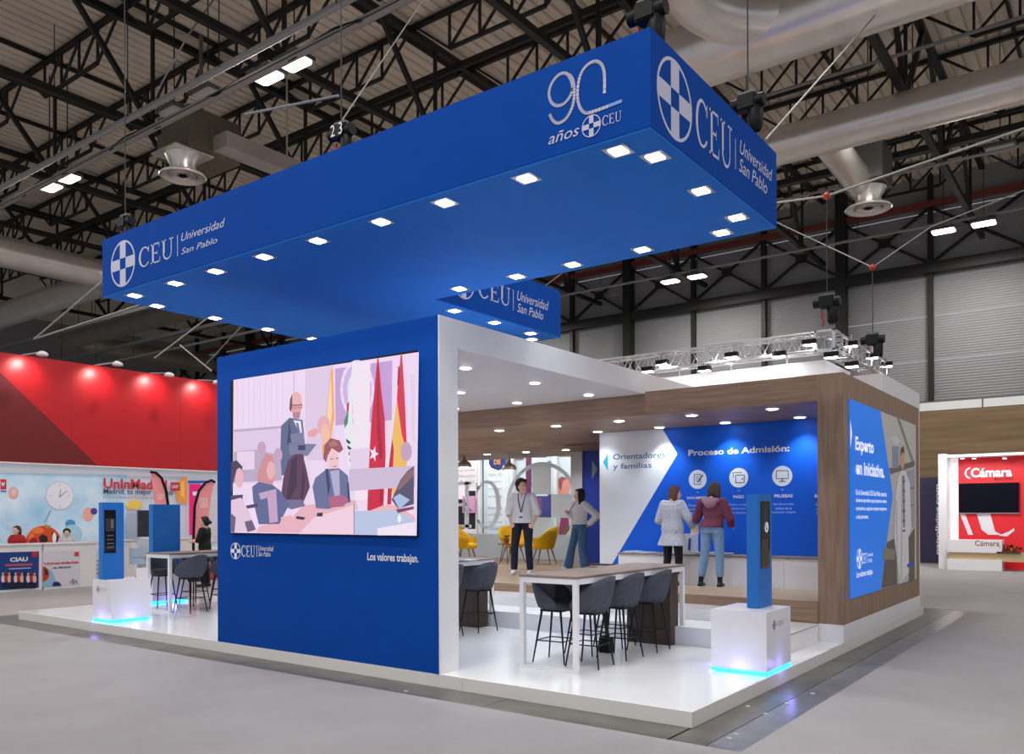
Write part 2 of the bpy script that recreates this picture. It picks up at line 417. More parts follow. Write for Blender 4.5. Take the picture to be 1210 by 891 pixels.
# long level members across the hall
for y, z, w_ in ((12.55, 15.0, .1), (23.6, 13.6, .3)):
    tag(MB().box(-44, 14, y - w_ / 2, y + w_ / 2, z - .1, z + .1).build('roof_girder', steel_dark), kind='structure')
for (p, q) in ((on(70, 0, z=15.6), on(110, 40, z=14)),):
    pass
# cable trays and conduits
def conduit(y, z, x0, x1, r=.035, m=alu, n=1, lab=None):
    t = thing('cable_conduit', lab, 'conduit', (x0, y, z))
    for i in range(n): MB().tube([(x0, y + .16 * i, z + .2 * i), (x1, y + .16 * i, z + .2 * i)], r, 8).build('pipe', pipe_grey, t)
    for k in range(int((x1 - x0) / 4)):
        MB().bar((x0 + 2 + 4 * k, y, z), (x0 + 2 + 4 * k, y, 15.9), .02).build('hanger', steel_dark, t)
    return t
conduit(5.1, 12.0, -40, 2, .06, alu, 2, 'pale double conduit tray crossing the roof at upper left')
t = thing('cable_tray', 'long grey cable tray with drooping cables at upper left', 'tray', (-40, 5.5, 11.9))
MB().box(-40, 2, 5.55, 5.75, 11.88, 11.9).box(-40, 2, 5.55, 5.56, 11.88, 11.96).box(-40, 2, 5.74, 5.75, 11.88, 11.96).build('tray_body', pipe_grey, t)
MB().tube([(-40 + i * .7, 5.62 + .05 * sin(i), 11.95 + .05 * sin(i * 1.7)) for i in range(60)], .04, 6).build('cable', black, t)
conduit(17.0, 13.6, -40, 14, .05, alu, 1, 'pale conduit just behind the silver duct at upper right')
conduit(22.5, 12.6, -20, 14, .05, alu, 1, 'pale conduit crossing beside the round roof diffuser')
conduit(29.1, 12.8, -40, 14, .06, alu, 1, 'pale conduit carrying the farthest pairs of hall lamps')
conduit(17.4, 10.2, -50, -18, .06, alu, 1, 'pale conduit above the red fascia at left')
for y_, z_, w__ in ((9.5, 9.0, 'nearer'), (13, 9.2, 'farther')):
    tag(MB().box(-60, -21, y_, y_ + .2, z_, z_ + .12).build('lighting_rail', steel_grey), w__ + ' grey lighting rail hanging in the dark above the red fascia', 'rail', 'rails above the red fascia')

# luminaires
def luminaire(loc, label, lit=True, rz=0):
    t = thing('hall_luminaire', label, 'ceiling lamp', loc, rz, 'high bay lamps of the hall')
    def q(b, n, m): 
        me = b.mesh(); me.materials.append(m); return piece(None, n, me, t)
    q(MB().box(-.42, .42, -.3, .3, .0, .1), 'housing', steel_grey)
    q(MB().prism([(-.38, -.2), (-.32, -.26), (.32, -.26), (.38, -.2), (.38, .2), (.32, .26), (-.32, .26), (-.38, .2)], -.04, 0), 'diffuser', lamp_on if lit else lamp_off)
    q(MB().bar((0, 0, .1), (0, 0, 3.66), .025), 'hanger', steel_dark)
LUM = [(-14.1, 6.5, 'lit square hall lamp, left of the bright pair above the blue canopy'), (-13.06, 6.5, 'lit square hall lamp, right of the bright pair above the blue canopy'),
       (-25.5, 6.55, 'lit square hall lamp, left of the pair at the far left under the roof'), (-24.3, 6.55, 'lit square hall lamp, right of the pair at the far left under the roof'),
       (-2.86, 17.7, 'lit hall lamp in front of the lower silver duct, left of its pair'), (-1.74, 17.7, 'lit hall lamp in front of the lower silver duct, right of its pair'),
       (-2.88, 29.1, 'lit hall lamp before the far grey wall at right, left of its pair'), (-1.53, 29.1, 'lit hall lamp before the far grey wall at right, right of its pair'),
       (-14.28, 29.1, 'lit hall lamp before the far wall below the canopy, left of its pair'), (-12.95, 29.1, 'lit hall lamp before the far wall below the canopy, right of its pair'),
       (-47.2, 18.0, 'lit hall lamp beside the bent duct at far left, left of its pair'), (-45.6, 18.0, 'lit hall lamp beside the bent duct at far left, right of its pair')]
for x, y, lb in LUM: luminaire((x, y, 12.5), lb)
for (u, v, lb) in ((206, 133, 'unlit pale square lamp beside the brown roof box, lower of two'), (246, 112, 'unlit pale square lamp beside the brown roof box, upper of two')):
    luminaire(on(u, v, z=12.5), lb, False)
luminaire(on(1182, 175, z=12.8), 'unlit pale lamp under the dark roof at far right', False)

# ducts
def duct(pts, r, label, seam=2.2, m=galv):
    t = thing('air_duct', label, 'duct', pts[0])
    MB().tube(pts, r, 28).build('duct_body', m, t)
    P = [Vector(p) for p in pts]
    for a, b in zip(P[:-1], P[1:]):
        L = (b - a).length; d = (b - a) / L
        for k in range(int(L / seam)):
            c = a + d * (k + .5) * seam; MB().tube([c - d * .03, c + d * .03], r * 1.02, 28, False).build('seam_band', m, t)
    return t
def bend(p0, c, p1, n=7):
    p0, c, p1 = map(Vector, (p0, c, p1)); return [p0 * (1 - t) ** 2 + c * 2 * t * (1 - t) + p1 * t * t for t in [i / n for i in range(n + 1)]]
duct([(-7.5, 12.3, 12.66), (8, 12.3, 12.66)], .75, 'big silver round air duct at upper right, upper of the two')
duct([(-7.0, 17.35, 12.22), (9, 17.35, 12.22)], .52, 'big silver round air duct at right, lower of the two')
e = on(822, 0, z=13.0)
duct([(e.x, 2, 13.0), (e.x, 9.6, 13.0)] + bend((e.x, 10.2, 13), (e.x, 11.6, 12.8), (e.x + 1.5, 12.1, 12.7)) + [(e.x + 2.4, 12.2, 12.66)], .55, 'silver branch duct with a segmented elbow joining the upper duct')
duct([(-3.9, 17.6, 12.1), (-3.9, 21.9, 12.0)], .42, 'short silver branch duct leading to the round roof diffuser')
duct([(-32.3, 2, 12), (-32.3, 11.0, 12)] + bend((-32.3, 11.3, 12), (-32.3, 12.3, 12), (-33.4, 12.4, 12)) + [(-48, 12.4, 12)], .6, 'pale round duct bending behind the left end of the canopy')
duct([(-28, 17.2, 12), (-45.6, 17.2, 12)] + bend((-46, 17.2, 12), (-47.6, 17.2, 12), (-47.6, 19, 12)) + [(-47.6, 27, 12)], .6, 'pale round duct with a U bend above the red fascia', m=galv_r)

def diffuser(loc, label, s=1.0, plate=True):
    t = thing('roof_diffuser', label, 'vent', loc); x, y, z = loc
    MB().lathe([(.62 * s, 0), (.66 * s, .03), (.62 * s, .08), (.42 * s, .1), (.4 * s, .06), (.6 * s, .0)], loc, 32, close=False).build('outer_ring', galv, t)
    MB().lathe([(.36 * s, .02), (.38 * s, .07), (.16 * s, .1), (.16 * s, .04), (.34 * s, .0)], loc, 28, close=False).build('inner_ring', galv, t)
    MB().lathe([(.1 * s, .02), (.1 * s, .07)], loc, 16).build('centre_cap', black, t)
    MB().lathe([(.38 * s, .1), (.36 * s, .35 * s), (.5 * s, .62 * s)], loc, 28, close=False).build('neck', galv, t)
    if plate: MB().box(x - .62 * s, x + .62 * s, y - .62 * s, y + .62 * s, z + .62 * s, z + .66 * s).build('plate', galv, t)
p = on(216, 210, z=11.5); diffuser((p.x, p.y, 11.5), 'round roof diffuser with a square plate at upper left')
tag(MB().box(p.x - 1.0, p.x + .6, p.y - .2, p.y + 1.5, 12.2, 13.4).bar((p.x, p.y + .6, 13.4), (p.x, p.y + .6, 15.9), .08).build('duct_box', mat('dull_brown_metal', (112, 102, 84), .7, noise=.1)), 'dull brown sheet metal box above the left roof diffuser', 'duct box')
tag(MB().box(p.x + .6, p.x + 1.25, p.y + .6, p.y + 5.5, 12.3, 12.75).bar((p.x + .9, p.y + 3, 12.75), (p.x + .9, p.y + 3, 15.9), .04).build('rectangular_duct', galv), 'pale rectangular duct running right from the brown roof box', 'duct')
p = on(1026, 248, z=11.2); diffuser((p.x, p.y, 11.2), 'round roof diffuser hanging at right before the far wall', 1.05, False)
tag(MB().box(p.x - .7, p.x + .6, p.y - .8, p.y + .5, 11.9, 13.0).build('duct_box', steel_grey), 'grey sheet metal box above the right roof diffuser', 'duct box')

# ================================================================ THE STAND
ZP = .13; ZD = .626
pf = thing('stand_platform', 'low white platform carrying the whole blue university stand', 'platform', (-6, 4, 0))
for i in range(10):
    a = -12.2 + i * 1.22
    MB().box(a + .001 + (.02 if i == 0 else 0), a + 1.219 - (.021 if i == 9 else 0), .0205, 9.36, ZP - .02, ZP).build('floor_panel', white_gloss, pf)
for i in range(5):
    a = -12.2 + i * 2.44; MB().box(a + .002, a + 2.438, .0, .02, 0, ZP).build('skirting_board', white_side, pf)
for i in range(4):
    a = i * 2.34; MB().box(-.02, .0, a + .002 + (.02 if i == 0 else 0), a + 2.338, 0, ZP).build('skirting_board', white_side, pf)
MB().box(-12.2, -12.18, .02, 9.36, 0, ZP).build('skirting_board', white_side, pf)
MB().box(-12.18, -.02, .02, 9.34, 0, .1).build('frame', steel_dark, pf)
# steps
st = thing('white_steps', 'two white steps leading up to the raised wooden floor', 'steps', (-6, 4, ZP))
MB().box(-8.5, -.3, 3.15, 4.44, ZP, .335).build('riser', white, st); MB().box(-8.5, -.3, 3.15, 4.44, .335, .353).build('tread', white_gloss, st)
MB().box(-8.5, -1.2, 3.85, 4.44, .353, .48).build('riser', white, st); MB().box(-8.5, -1.2, 3.85, 4.44, .48, .498).build('tread', white_gloss, st)
MB().box(-.302, -.296, 3.15, 4.40, .335, .339).build('edge_strip', black, st)
# raised floor
rd = thing('raised_floor', 'raised pale oak floor inside the pavilion', 'floor', (-6, 7, ZP))
MB().box(-12, -.31, 4.44, 10.3, ZP, ZD - .2).build('base', white_side, rd)
MB().box(-12, -.31, 4.42, 4.46, .355, ZD - .001).build('front_board', wood, rd)
for i in range(20):
    y0 = 4.46 + i * .292
    for k in range(4):
        a = -12 + k * 2.92; MB().box(a + .002, a + 2.917, y0 + .001, y0 + .2905, ZD - .2, ZD).build('plank', woodl, rd)

# ------------------------------------------------ big blue wall with the LED screen
bw = thing('led_wall', 'tall blue wall with a large LED video screen', 'wall', (-4.6, 0, ZP))
MB().box(-6.52, -2.745, 0, .27, ZP, 3.763).build('wall_body', blue, bw)
MB().box(-2.80, -2.7449, -.005, -.001, ZP, 3.763).build('edge_fold', blue, bw)
sc = MB().box(-6.19, -3.02, -.03, -.001, 1.515, 3.435).build('screen', black, bw)
P = Print('y', -.03, sc, -1)
E_ = 1.0
def si(r, g, b): return ink(r, g, b, E_ * .97, .3)
def LQ(name, m, polys): P.ppolys(name, m, polys)
S0 = [(276, 449), (495, 416), (492.5, 633), (275, 629.5)]
def sp(x, y):
    """screen picture point from the 891 px enlargement of the photograph"""
    return (270 + x / 3.874, 410 + y / 3.874)
def SQ(name, col, *polys): P.ppolys(name, si(*col), [[sp(*q) for q in p] for p in polys])
def ell(x, y, rx, ry, n=22): return [(x + rx * cos(2 * pi * k / n), y + ry * sin(2 * pi * k / n)) for k in range(n)]
P.ppolys('picture', si(236, 214, 240), [S0])
SQ('picture', (222, 200, 228), [(24, 375), (245, 360), (245, 620), (24, 625)], [(360, 105), (480, 85), (480, 520), (360, 520)])
SQ('picture', (206, 186, 214), [(298, 115), (303, 114), (303, 340), (298, 340)], [(354, 108), (358, 107), (358, 380), (354, 380)])
SQ('picture', (184, 168, 196), [(24, 380), (245, 362), (245, 372), (24, 390)], [(24, 480), (130, 470), (245, 500), (245, 610), (24, 620)])
SQ('picture', (230, 208, 232), [(40, 480), (120, 476), (120, 560), (40, 566)])
for i in range(9): SQ('picture', (226, 204, 232), [(40 + i * 26, 158 - i * 3.6), (44 + i * 26, 157.5 - i * 3.6), (44 + i * 26, 360 - i), (40 + i * 26, 361 - i)])
SQ('picture', (196, 158, 214), [(490, 100), (752, 62), (750, 335), (492, 360)])
c0 = ell(592, 195, 78, 135, 40)
SQ('picture', (228, 212, 240), c0); SQ('picture', (206, 178, 222), ell(592, 195, 66, 116, 36)); SQ('picture', (232, 216, 242), ell(592, 195, 46, 80, 32)); SQ('picture', (210, 184, 224), ell(592, 195, 30, 54)); SQ('picture', (236, 222, 244), ell(592, 195, 16, 30))
for k in range(18):
    t_ = 2 * pi * k / 18; SQ('picture', (240, 228, 246), ell(592 + 71 * cos(t_), 195 + 125 * sin(t_), 4, 9, 6))
SQ('picture', (242, 226, 242), [(570, 75), (655, 62), (645, 700), (585, 700)])
# flags
SQ('picture', (240, 172, 96), [(474, 100), (484, 105), (490, 330), (470, 430), (440, 520), (432, 470), (455, 300)])
SQ('picture', (250, 214, 170), [(474, 130), (480, 300), (462, 440), (450, 480), (458, 300)])
SQ('picture', (230, 232, 236), [(574, 76), (580, 80), (572, 300), (578, 420), (590, 560), (560, 600), (545, 480), (535, 390), (552, 250)])
SQ('picture', (188, 40, 60), [(548, 262), (558, 250), (556, 292), (546, 310)]); SQ('picture', (70, 140, 100), [(546, 310), (556, 296), (552, 350), (538, 372), (534, 340)])
for i in range(6): SQ('picture', (40, 60, 66), [(544 + i * 6, 420 + i * 30), (566 + i * 4, 436 + i * 28), (560 + i * 4, 446 + i * 28), (546 + i * 5, 436 + i * 29)])
SQ('picture', (206, 22, 62), [(688, 52), (694, 56), (706, 200), (722, 330), (726, 500), (716, 740), (642, 752), (648, 560), (660, 350), (676, 180)])
SQ('picture', (164, 12, 48), [(690, 80), (694, 90), (700, 340), (712, 500), (700, 520), (688, 400), (684, 250)], [(700, 560), (714, 560), (712, 700), (700, 730)])
def star(x, y, r, ry): return [(x + (r if k % 2 == 0 else r * .42) * sin(pi * k / 5 + .3), y - (ry if k % 2 == 0 else ry * .42) * cos(pi * k / 5 + .3)) for k in range(10)]
for i in range(10):
    a_ = pi * i / 5
SQ('picture', (246, 222, 236), star(672, 490, 22, 38)); SQ('picture', (250, 228, 240), star(690, 600, 26, 48))
SQ('picture', (214, 40, 74), [(796, 32), (802, 40), (812, 200), (818, 320), (824, 470), (800, 420), (770, 400), (780, 200)])
SQ('picture', (238, 186, 92), [(778, 240), (800, 400), (824, 480), (822, 600), (790, 660), (760, 680), (742, 600), (756, 420)])
SQ('picture', (196, 22, 62), [(756, 420), (764, 470), (756, 640), (752, 720), (734, 722), (740, 560)])
SQ('picture', (150, 16, 56), [(784, 90), (790, 90), (788, 170), (780, 180)])
SQ('picture', (228, 206, 232), [(560, 470), (655, 460), (650, 560), (570, 560)], [(840, 130), (862, 126), (862, 430), (846, 430)])
# tables and foreground of the picture
SQ('picture', (206, 186, 214), [(560, 560), (862, 545), (862, 640), (560, 660)])
SQ('picture', (232, 176, 190), [(350, 725), (590, 700), (600, 742), (380, 852), (135, 848), (150, 820), (290, 790)])
SQ('picture', (240, 206, 224), [(400, 780), (590, 720), (585, 858), (330, 856)])
SQ('picture', (184, 196, 226), [(586, 752), (770, 744), (864, 790), (862, 862), (586, 858)]); SQ('picture', (240, 226, 242), [(690, 830), (864, 800), (862, 862), (690, 862)])
SQ('picture', (232, 182, 186), [(650, 752), (720, 724), (770, 722), (862, 776), (862, 790), (770, 748)])
SQ('picture', (150, 130, 168), [(581, 720), (586, 720), (586, 858), (582, 858)])
# standing man with glasses
SQ('picture', (92, 100, 138), [(250, 362), (288, 325), (348, 335), (358, 440), (352, 560), (252, 590), (246, 480)])
SQ('picture', (58, 62, 100), [(286, 330), (300, 420), (292, 470), (276, 440), (284, 380)])
SQ('picture', (232, 226, 240), [(306, 336), (340, 340), (346, 392), (334, 396)]); SQ('picture', (104, 112, 150), [(318, 348), (328, 348), (338, 392), (328, 396)])
SQ('picture', (226, 158, 164), ell(319, 262, 26, 56)); SQ('picture', (236, 176, 182), ell(322, 238, 22, 30)); SQ('picture', (96, 62, 86), [(292, 240), (302, 216), (300, 270), (296, 300), (288, 286)])
SQ('picture', (120, 92, 106), [(300, 266), (348, 264), (348, 268), (300, 270)], [(302, 268), (320, 268), (320, 282), (302, 282)], [(328, 267), (346, 266), (346, 281), (328, 281)])
SQ('picture', (226, 166, 172), [(304, 271), (318, 271), (318, 279), (304, 279)], [(330, 270), (344, 269), (344, 278), (330, 278)])
SQ('picture', (170, 132, 150), [(304, 302), (340, 298), (336, 326), (316, 334), (304, 320)]); SQ('picture', (206, 120, 138), [(314, 306), (332, 304), (332, 309), (314, 311)])
SQ('picture', (228, 160, 168), [(372, 390), (410, 372), (424, 390), (404, 412), (376, 414)]); SQ('picture', (120, 122, 156), [(286, 440), (414, 446), (372, 500), (290, 496)], [(292, 400), (356, 392), (356, 450), (300, 450)])
SQ('picture', (48, 54, 98), [(328, 452), (362, 450), (362, 474), (330, 474)])
SQ('picture', (226, 172, 186), ell(447, 362, 30, 46)); SQ('picture', (242, 188, 170), ell(452, 400, 18, 48))
SQ('picture', (196, 160, 190), ell(163, 464, 20, 30), ell(238, 496, 20, 32), ell(824, 480, 26, 44))
# seated people
SQ('picture', (88, 52, 84), [(284, 520), (312, 492), (350, 490), (368, 560), (384, 640), (376, 660), (350, 720), (280, 730), (250, 690), (262, 600)])
SQ('picture', (60, 34, 66), [(300, 520), (326, 500), (322, 640), (290, 700), (276, 690), (290, 600)], [(352, 560), (362, 600), (352, 690), (342, 700)])
SQ('picture', (112, 106, 142), [(262, 700), (350, 700), (362, 728), (300, 744), (250, 720)])
SQ('picture', (206, 140, 150), [(160, 530), (182, 488), (214, 498), (226, 590), (210, 640), (150, 620), (140, 600)]); SQ('picture', (232, 172, 182), ell(206, 566, 20, 42))
SQ('picture', (92, 98, 146), [(120, 640), (150, 618), (214, 632), (250, 660), (290, 720), (244, 810), (150, 812), (124, 700)])
SQ('picture', (196, 160, 196), [(150, 670), (230, 650), (238, 800), (200, 806), (190, 690), (160, 700)]); SQ('picture', (232, 176, 186), [(250, 780), (300, 768), (306, 800), (262, 812)])
SQ('picture', (70, 48, 84), [(24, 526), (50, 520), (76, 548), (72, 600), (50, 560), (30, 640), (22, 680)]); SQ('picture', (232, 178, 192), ell(62, 600, 18, 46))
SQ('picture', (66, 60, 96), [(22, 680), (78, 676), (76, 712), (24, 716)], [(22, 740), (146, 716), (146, 732), (24, 754)]); SQ('picture', (226, 196, 220), [(24, 702), (70, 690), (110, 760), (132, 840), (24, 850)])
SQ('picture', (106, 88, 124), [(86, 800), (120, 792), (138, 836), (100, 848)], [(22, 760), (46, 780), (40, 850), (22, 846)])
SQ('picture', (240, 196, 206), ell(492, 520, 26, 62)); SQ('picture', (150, 84, 96), [(446, 510), (452, 450), (480, 418), (522, 430), (538, 470), (520, 486), (486, 464), (466, 500), (460, 530)])
SQ('picture', (180, 112, 112), [(470, 440), (500, 428), (518, 452), (480, 458)]); SQ('picture', (92, 70, 100), [(480, 512), (492, 510), (492, 514), (480, 516)], [(504, 509), (516, 508), (516, 512), (504, 513)]); SQ('picture', (208, 130, 146), [(488, 546), (510, 544), (508, 550), (490, 551)])
SQ('picture', (104, 108, 150), [(398, 640), (410, 600), (462, 560), (520, 556), (560, 590), (572, 710), (470, 742), (414, 738)])
SQ('picture', (176, 172, 206), [(478, 570), (520, 562), (524, 690), (500, 690)]); SQ('picture', (54, 60, 110), [(456, 560), (468, 556), (480, 640), (470, 690)], [(556, 620), (564, 620), (570, 706), (560, 710)])
SQ('picture', (176, 96, 130), [(470, 690), (530, 676), (566, 700), (540, 730), (480, 736)])
SQ('picture', (84, 78, 108), [(862, 546), (830, 570), (800, 610), (760, 700), (790, 740), (862, 720)]); SQ('picture', (134, 102, 110), [(862, 556), (826, 576), (800, 620), (780, 660), (800, 650), (862, 590)])
SQ('picture', (168, 188, 226), [(768, 690), (796, 672), (844, 700), (796, 744)]); SQ('picture', (120, 60, 100), [(780, 744), (862, 730), (862, 742), (790, 760)])
SQ('picture', (52, 36, 58), [(326, 774), (366, 780), (358, 792), (322, 786)], [(420, 760), (446, 758), (444, 776), (418, 776)])
SQ('picture', (246, 238, 250), ell(796, 786, 9, 18, 10))
# logo and slogan under the screen
P = Print('y', 0, bw, -1)
def bx(P, u0, v0, u1, v1): a, z = P.px(u0, v0); b, w_ = P.px(u1, v1); return a, z, b, w_
a, z = P.px(278.5, 651); emblem(P, a, z, .105, ink_w)
a0, z0, a1, z1 = bx(P, 285.5, 657.5, 301.5, 645); P.polys('lettering', ink_w, fitp(CEU, a0, z0, a1, z1))
a0, z0, a1, z1 = bx(P, 303.5, 658, 304, 644); P.polys('rule', ink_w, [rect(a0, a0 + .008, z0, z1)])
write_px(P, 'Universidad', ink_w, 305.5, 650.6, 323.5, 645.4, bold=0, shear=.28); write_px(P, 'San Pablo', ink_w, 305.5, 657.2, 319.8, 652, bold=0, shear=.28)
write_px(P, 'Los valores trabajan.', ink_w, 434.5, 665, 494.8, 655, bold=.02)

# ------------------------------------------------ white portal: post, roof slab
po = thing('white_portal', 'white portal frame and flat white ceiling beside the blue wall', 'portal', (-3, .2, ZP))
MB().box(-2.745, -2.728, 0, .29, ZP, 3.763).build('post', white, po)
MB().box(-2.9, -2.728, .29, 7.3, 3.497, 3.763).box(-2.9, -2.728, .29, 4.43, 3.465, 3.497).build('beam', white, po)
MB().box(-6.5, -2.901, .271, 4.43, 3.465, 3.6).build('ceiling_slab', white, po)
MB().box(-6.5, -6.42, .28, 4.4, 3.601, 3.76).build('beam', white, po)

dl_me = {}
def downlight(parent, x, y, z, size=.105, square=True, energy=0, col=(.85, .93, 1), aim=None, spot=2.2):
    key = (size, square)
    if key not in dl_me:
        if square: f_ = MB().box(-size, size, -size, size, -.006, 0); l_ = MB().box(-size * .62, size * .62, -size * .62, size * .62, -.012, -.0061)
        else: f_ = MB().lathe([(size, -.006), (size, 0)], n=20); l_ = MB().lathe([(size * .72, -.012), (size * .72, -.0061)], n=18)
        a = f_.mesh(); a.materials.append(alu if square else white); b = l_.mesh(); b.materials.append(lamp_led); dl_me[key] = (a, b)
    a, b = dl_me[key]; o_ = Vector((x, y, z)) - offs(parent)
    f = piece(None, 'downlight', a, parent, o_); piece(None, 'lit_lens', b, f)
    if energy: lamp('SPOT', (x, y, z - .03), energy, col, aim or (x, y, 0), name='downlight_lamp', spot_size=spot, spot_blend=.8, shadow_soft_size=.06)
for x, y in ((-3.39, 1.21), (-3.39, 2.62), (-3.41, 4.0), (-4.72, 1.21), (-4.72, 2.68), (-4.73, 4.05), (-6.0, 1.21), (-6.0, 2.68), (-5.95, 4.0)):
    downlight(po, x, y, 3.465, .09, False, 55)

# ------------------------------------------------ hanging L-shaped canopy
cp = thing('hanging_canopy', 'large L-shaped blue fabric canopy hung over the stand', 'canopy', (-4, 1, 4.663))
Lp = [(-8.17, -.63), (-.03, -.63), (-.03, 2.15), (-4.71, 2.15), (-4.71, 5.25), (-8.17, 5.25)]
fixn(MB().prism(Lp, 4.68, 5.43).build('fabric_band', blue, cp))
def inset(p, d):
    return [(-8.17 + d, -.63 + d), (-.03 - d, -.63 + d), (-.03 - d, 2.15 - d), (-4.71 - d, 2.15 - d), (-4.71 - d, 5.25 - d), (-8.17 + d, 5.25 - d)]
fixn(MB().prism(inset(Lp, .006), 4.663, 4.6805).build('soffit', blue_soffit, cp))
CL = [(x, -.43) for x in (-.42, -1.33, -2.27, -3.11, -4.06, -4.97, -5.9, -6.76, -7.72)] + [(-.235, y) for y in (-.15, .75, 1.6)] + \
     [(x, 1.93) for x in (-.53, -1.45, -2.36, -3.17, -4.09)] + [(-8.0, y) for y in (.05, .96, 1.9, 2.8, 3.75, 4.65)] + [(-4.9, y) for y in (2.78, 3.71, 4.66)] + [(x, 5.05) for x in (-5.15, -6.1, -7.0)]
for x, y in CL: downlight(cp, x, y, 4.663, .1, True, 26)
P = Print('y', -.63, cp, -1)
def logo_px(P, e0, e1, c0, c1, b, t1a, t1b, t2a, t2b):
    (ea, ez), (eb, ew) = P.px(*e0), P.px(*e1); emblem(P, (ea + eb) / 2, (ez + ew) / 2, abs(eb - ea) / 2 if False else abs(ew - ez) / 2, ink_lil)
    a0, z0 = P.px(*c0); a1, z1 = P.px(*c1); P.polys('lettering', ink_lil, fitp(CEU, a0, z0, a1, z1))
    (a0, z0), (a1, z1) = P.px(*b[0]), P.px(*b[1]); P.polys('rule', ink_lil, [rect(a0 - .006, a0 + .006, z0, z1)])
    write_px(P, 'Universidad', ink_lil, *t1a, *t1b, bold=0, shear=.28); write_px(P, 'San Pablo', ink_lil, *t2a, *t2b, bold=0, shear=.28)
logo_px(P, (145.2, 338.8), (145.2, 284.2), (164.3, 317.2), (205, 279.8), ((210, 303), (210, 278)), (214.5, 285.5), (266, 257.5), (214.5, 301), (257, 279.5))
# the big 90
def q90(x, y): return P.px(630 + x / 8.1, 70 + y / 8.1)
a0, z0 = q90(150, 600); 
A9 = [(383, 300), (372, 220), (340, 155), (300, 135), (250, 150), (200, 200), (165, 270), (155, 340), (170, 400), (200, 435), (240, 445), (290, 430), (340, 380), (375, 310), (392, 250)]
A9b = [(350, 150), (378, 190), (393, 250), (396, 330), (385, 430), (350, 520), (300, 585), (240, 612), (200, 595), (175, 560), (162, 530)]
A0 = [(685, 325), (686, 180), (675, 90), (645, 40), (600, 22), (545, 40), (490, 90), (450, 170), (430, 280), (430, 390), (455, 470), (490, 508), (530, 515), (620, 488), (718, 452)]
def smooth(pts, n=3):
    out = []
    for i in range(len(pts) - 1):
        p0 = pts[max(i - 1, 0)]; p1 = pts[i]; p2 = pts[i + 1]; p3 = pts[min(i + 2, len(pts) - 1)]
        for k in range(n):
            t = k / n; f = lambda a, b, c, d: .5 * (2 * b + (c - a) * t + (2 * a - 5 * b + 4 * c - d) * t * t + (3 * b - a - 3 * c + d) * t ** 3)
            out.append((f(p0[0], p1[0], p2[0], p3[0]), f(p0[1], p1[1], p2[1], p3[1])))
    return out + [pts[-1]]
for L_ in (A9, A9b, A0): P.polys('numeral', ink_lil, stroke([q90(*p) for p in smooth(L_)], .026))
P.polys('numeral', ink(120, 160, 225), stroke([q90(718, 452), q90(850, 400)], .026))
a0, z0 = q90(150, 822); a1, z1 = q90(445, 625); write(P, 'años', ink_lil, a0, z0, a1, z1, bold=0, shear=.3)
a, z = q90(560, 640); emblem(P, a, z, .088, ink_lil)
a0, z0 = q90(665, 640); a1, z1 = q90(850, 515); P.polys('lettering', ink_lil, fitp(CEU, a0, z0 - .005, a1, z1 + .02))
P = Print('x', -.03, cp, 1)
logo_px(P, (797.5, 165.2), (797.5, 71), (822, 167), (864.5, 152), ((868.8, 200), (868.8, 164)), (874, 181), (912, 200.5), (873, 202), (906, 215))
for o in list(cp.children): pass
P2 = Print('x', -4.71, cp, 1)
a0, z0 = P2.px(547, 357); emblem(P2, P2.px(548, 357)[0], 4.98 + .05, .235, ink_lil)
a0 = P2.px(565, 350)[0]; a1 = P2.px(603, 362)[0]; P2.polys('lettering', ink_lil, fitp(CEU, a0, 4.90, a1, 5.18))
a0 = P2.px(606.5, 360)[0]; P2.polys('rule', ink_lil, [rect(a0 - .006, a0 + .006, 4.86, 5.18)])
a0 = P2.px(611, 355)[0]; a1 = P2.px(648, 360)[0]; write(P2, 'Universidad', ink_lil, a0, 5.04, a1, 5.19, bold=0, shear=.28); write(P2, 'San Pablo', ink_lil, a0, 4.86, a0 + (a1 - a0) * .82, 5.0, bold=0, shear=.28)

# ------------------------------------------------ wooden pavilion
pv = thing('wood_pavilion', 'oak-clad pavilion with a lit wooden ceiling and blue posters', 'pavilion', (-4, 6, ZP))
MB().box(-12, -.31, 4.44, 4.62, 3.16, 3.496).build('front_beam', wood, pv)
MB().box(-.31, -.0, 4.44, 4.75, .353, 3.496).build('corner_post', woodv, pv)
MB().box(-6.4, -.05, 4.62, 6.5, 3.16, 3.3).build('ceiling_slab', wood, pv)
MB().box(-12, -6.4, 4.62, 5.6, 3.16, 3.3).build('ceiling_slab', wood, pv)
MB().box(-6.4, -4.6, 6.5, 8.0, 3.16, 3.3).build('ceiling_slab', wood, pv)
MB().box(-12, -4.6, 8.0, 10.3, 3.12, 3.42).build('ceiling_slab', wood, pv)
MB().box(-12, -6.4, 7.98, 8.0, 3.1, 3.5).build('inner_beam', wood, pv)
MB().box(-.27, -.012, 4.75, 9.03, .355, 3.496).build('wall_core', woodv, pv)
n_ = 22
for i in range(n_):
    y0 = 4.752 + i * (9.028 - 4.752) / n_; MB().box(-.012, -.0005, y0 + .0015, y0 + (9.028 - 4.752) / n_ - .0015, .355, 3.496).build('cladding_strip', woodv, pv)
MB().box(-.31, -.004, 9.03, 9.1, ZP, 3.75).build('end_panel', white, pv)
MB().box(-.31, 0, 4.44, 9.03, ZP, .352).build('plinth', white, pv)
zt_ = on(975, 425, y=7.6).z; xc_ = on(975, 425, y=7.6).x
MB().box(-6.3, xc_, 7.6, 7.66, 3.31, zt_).build('parapet', white, pv)
MB().box(xc_ - .06, xc_, 7.66, 9.1, 3.31, zt_).build('parapet', white, pv)
MB().box(-4.59, -.42, 6.51, 9.1, 3.27, 3.3).build('roof_board', white, pv)
MB().box(-.41, 0, 6.5, 9.1, 3.4965, 3.755).build('parapet', white, pv)
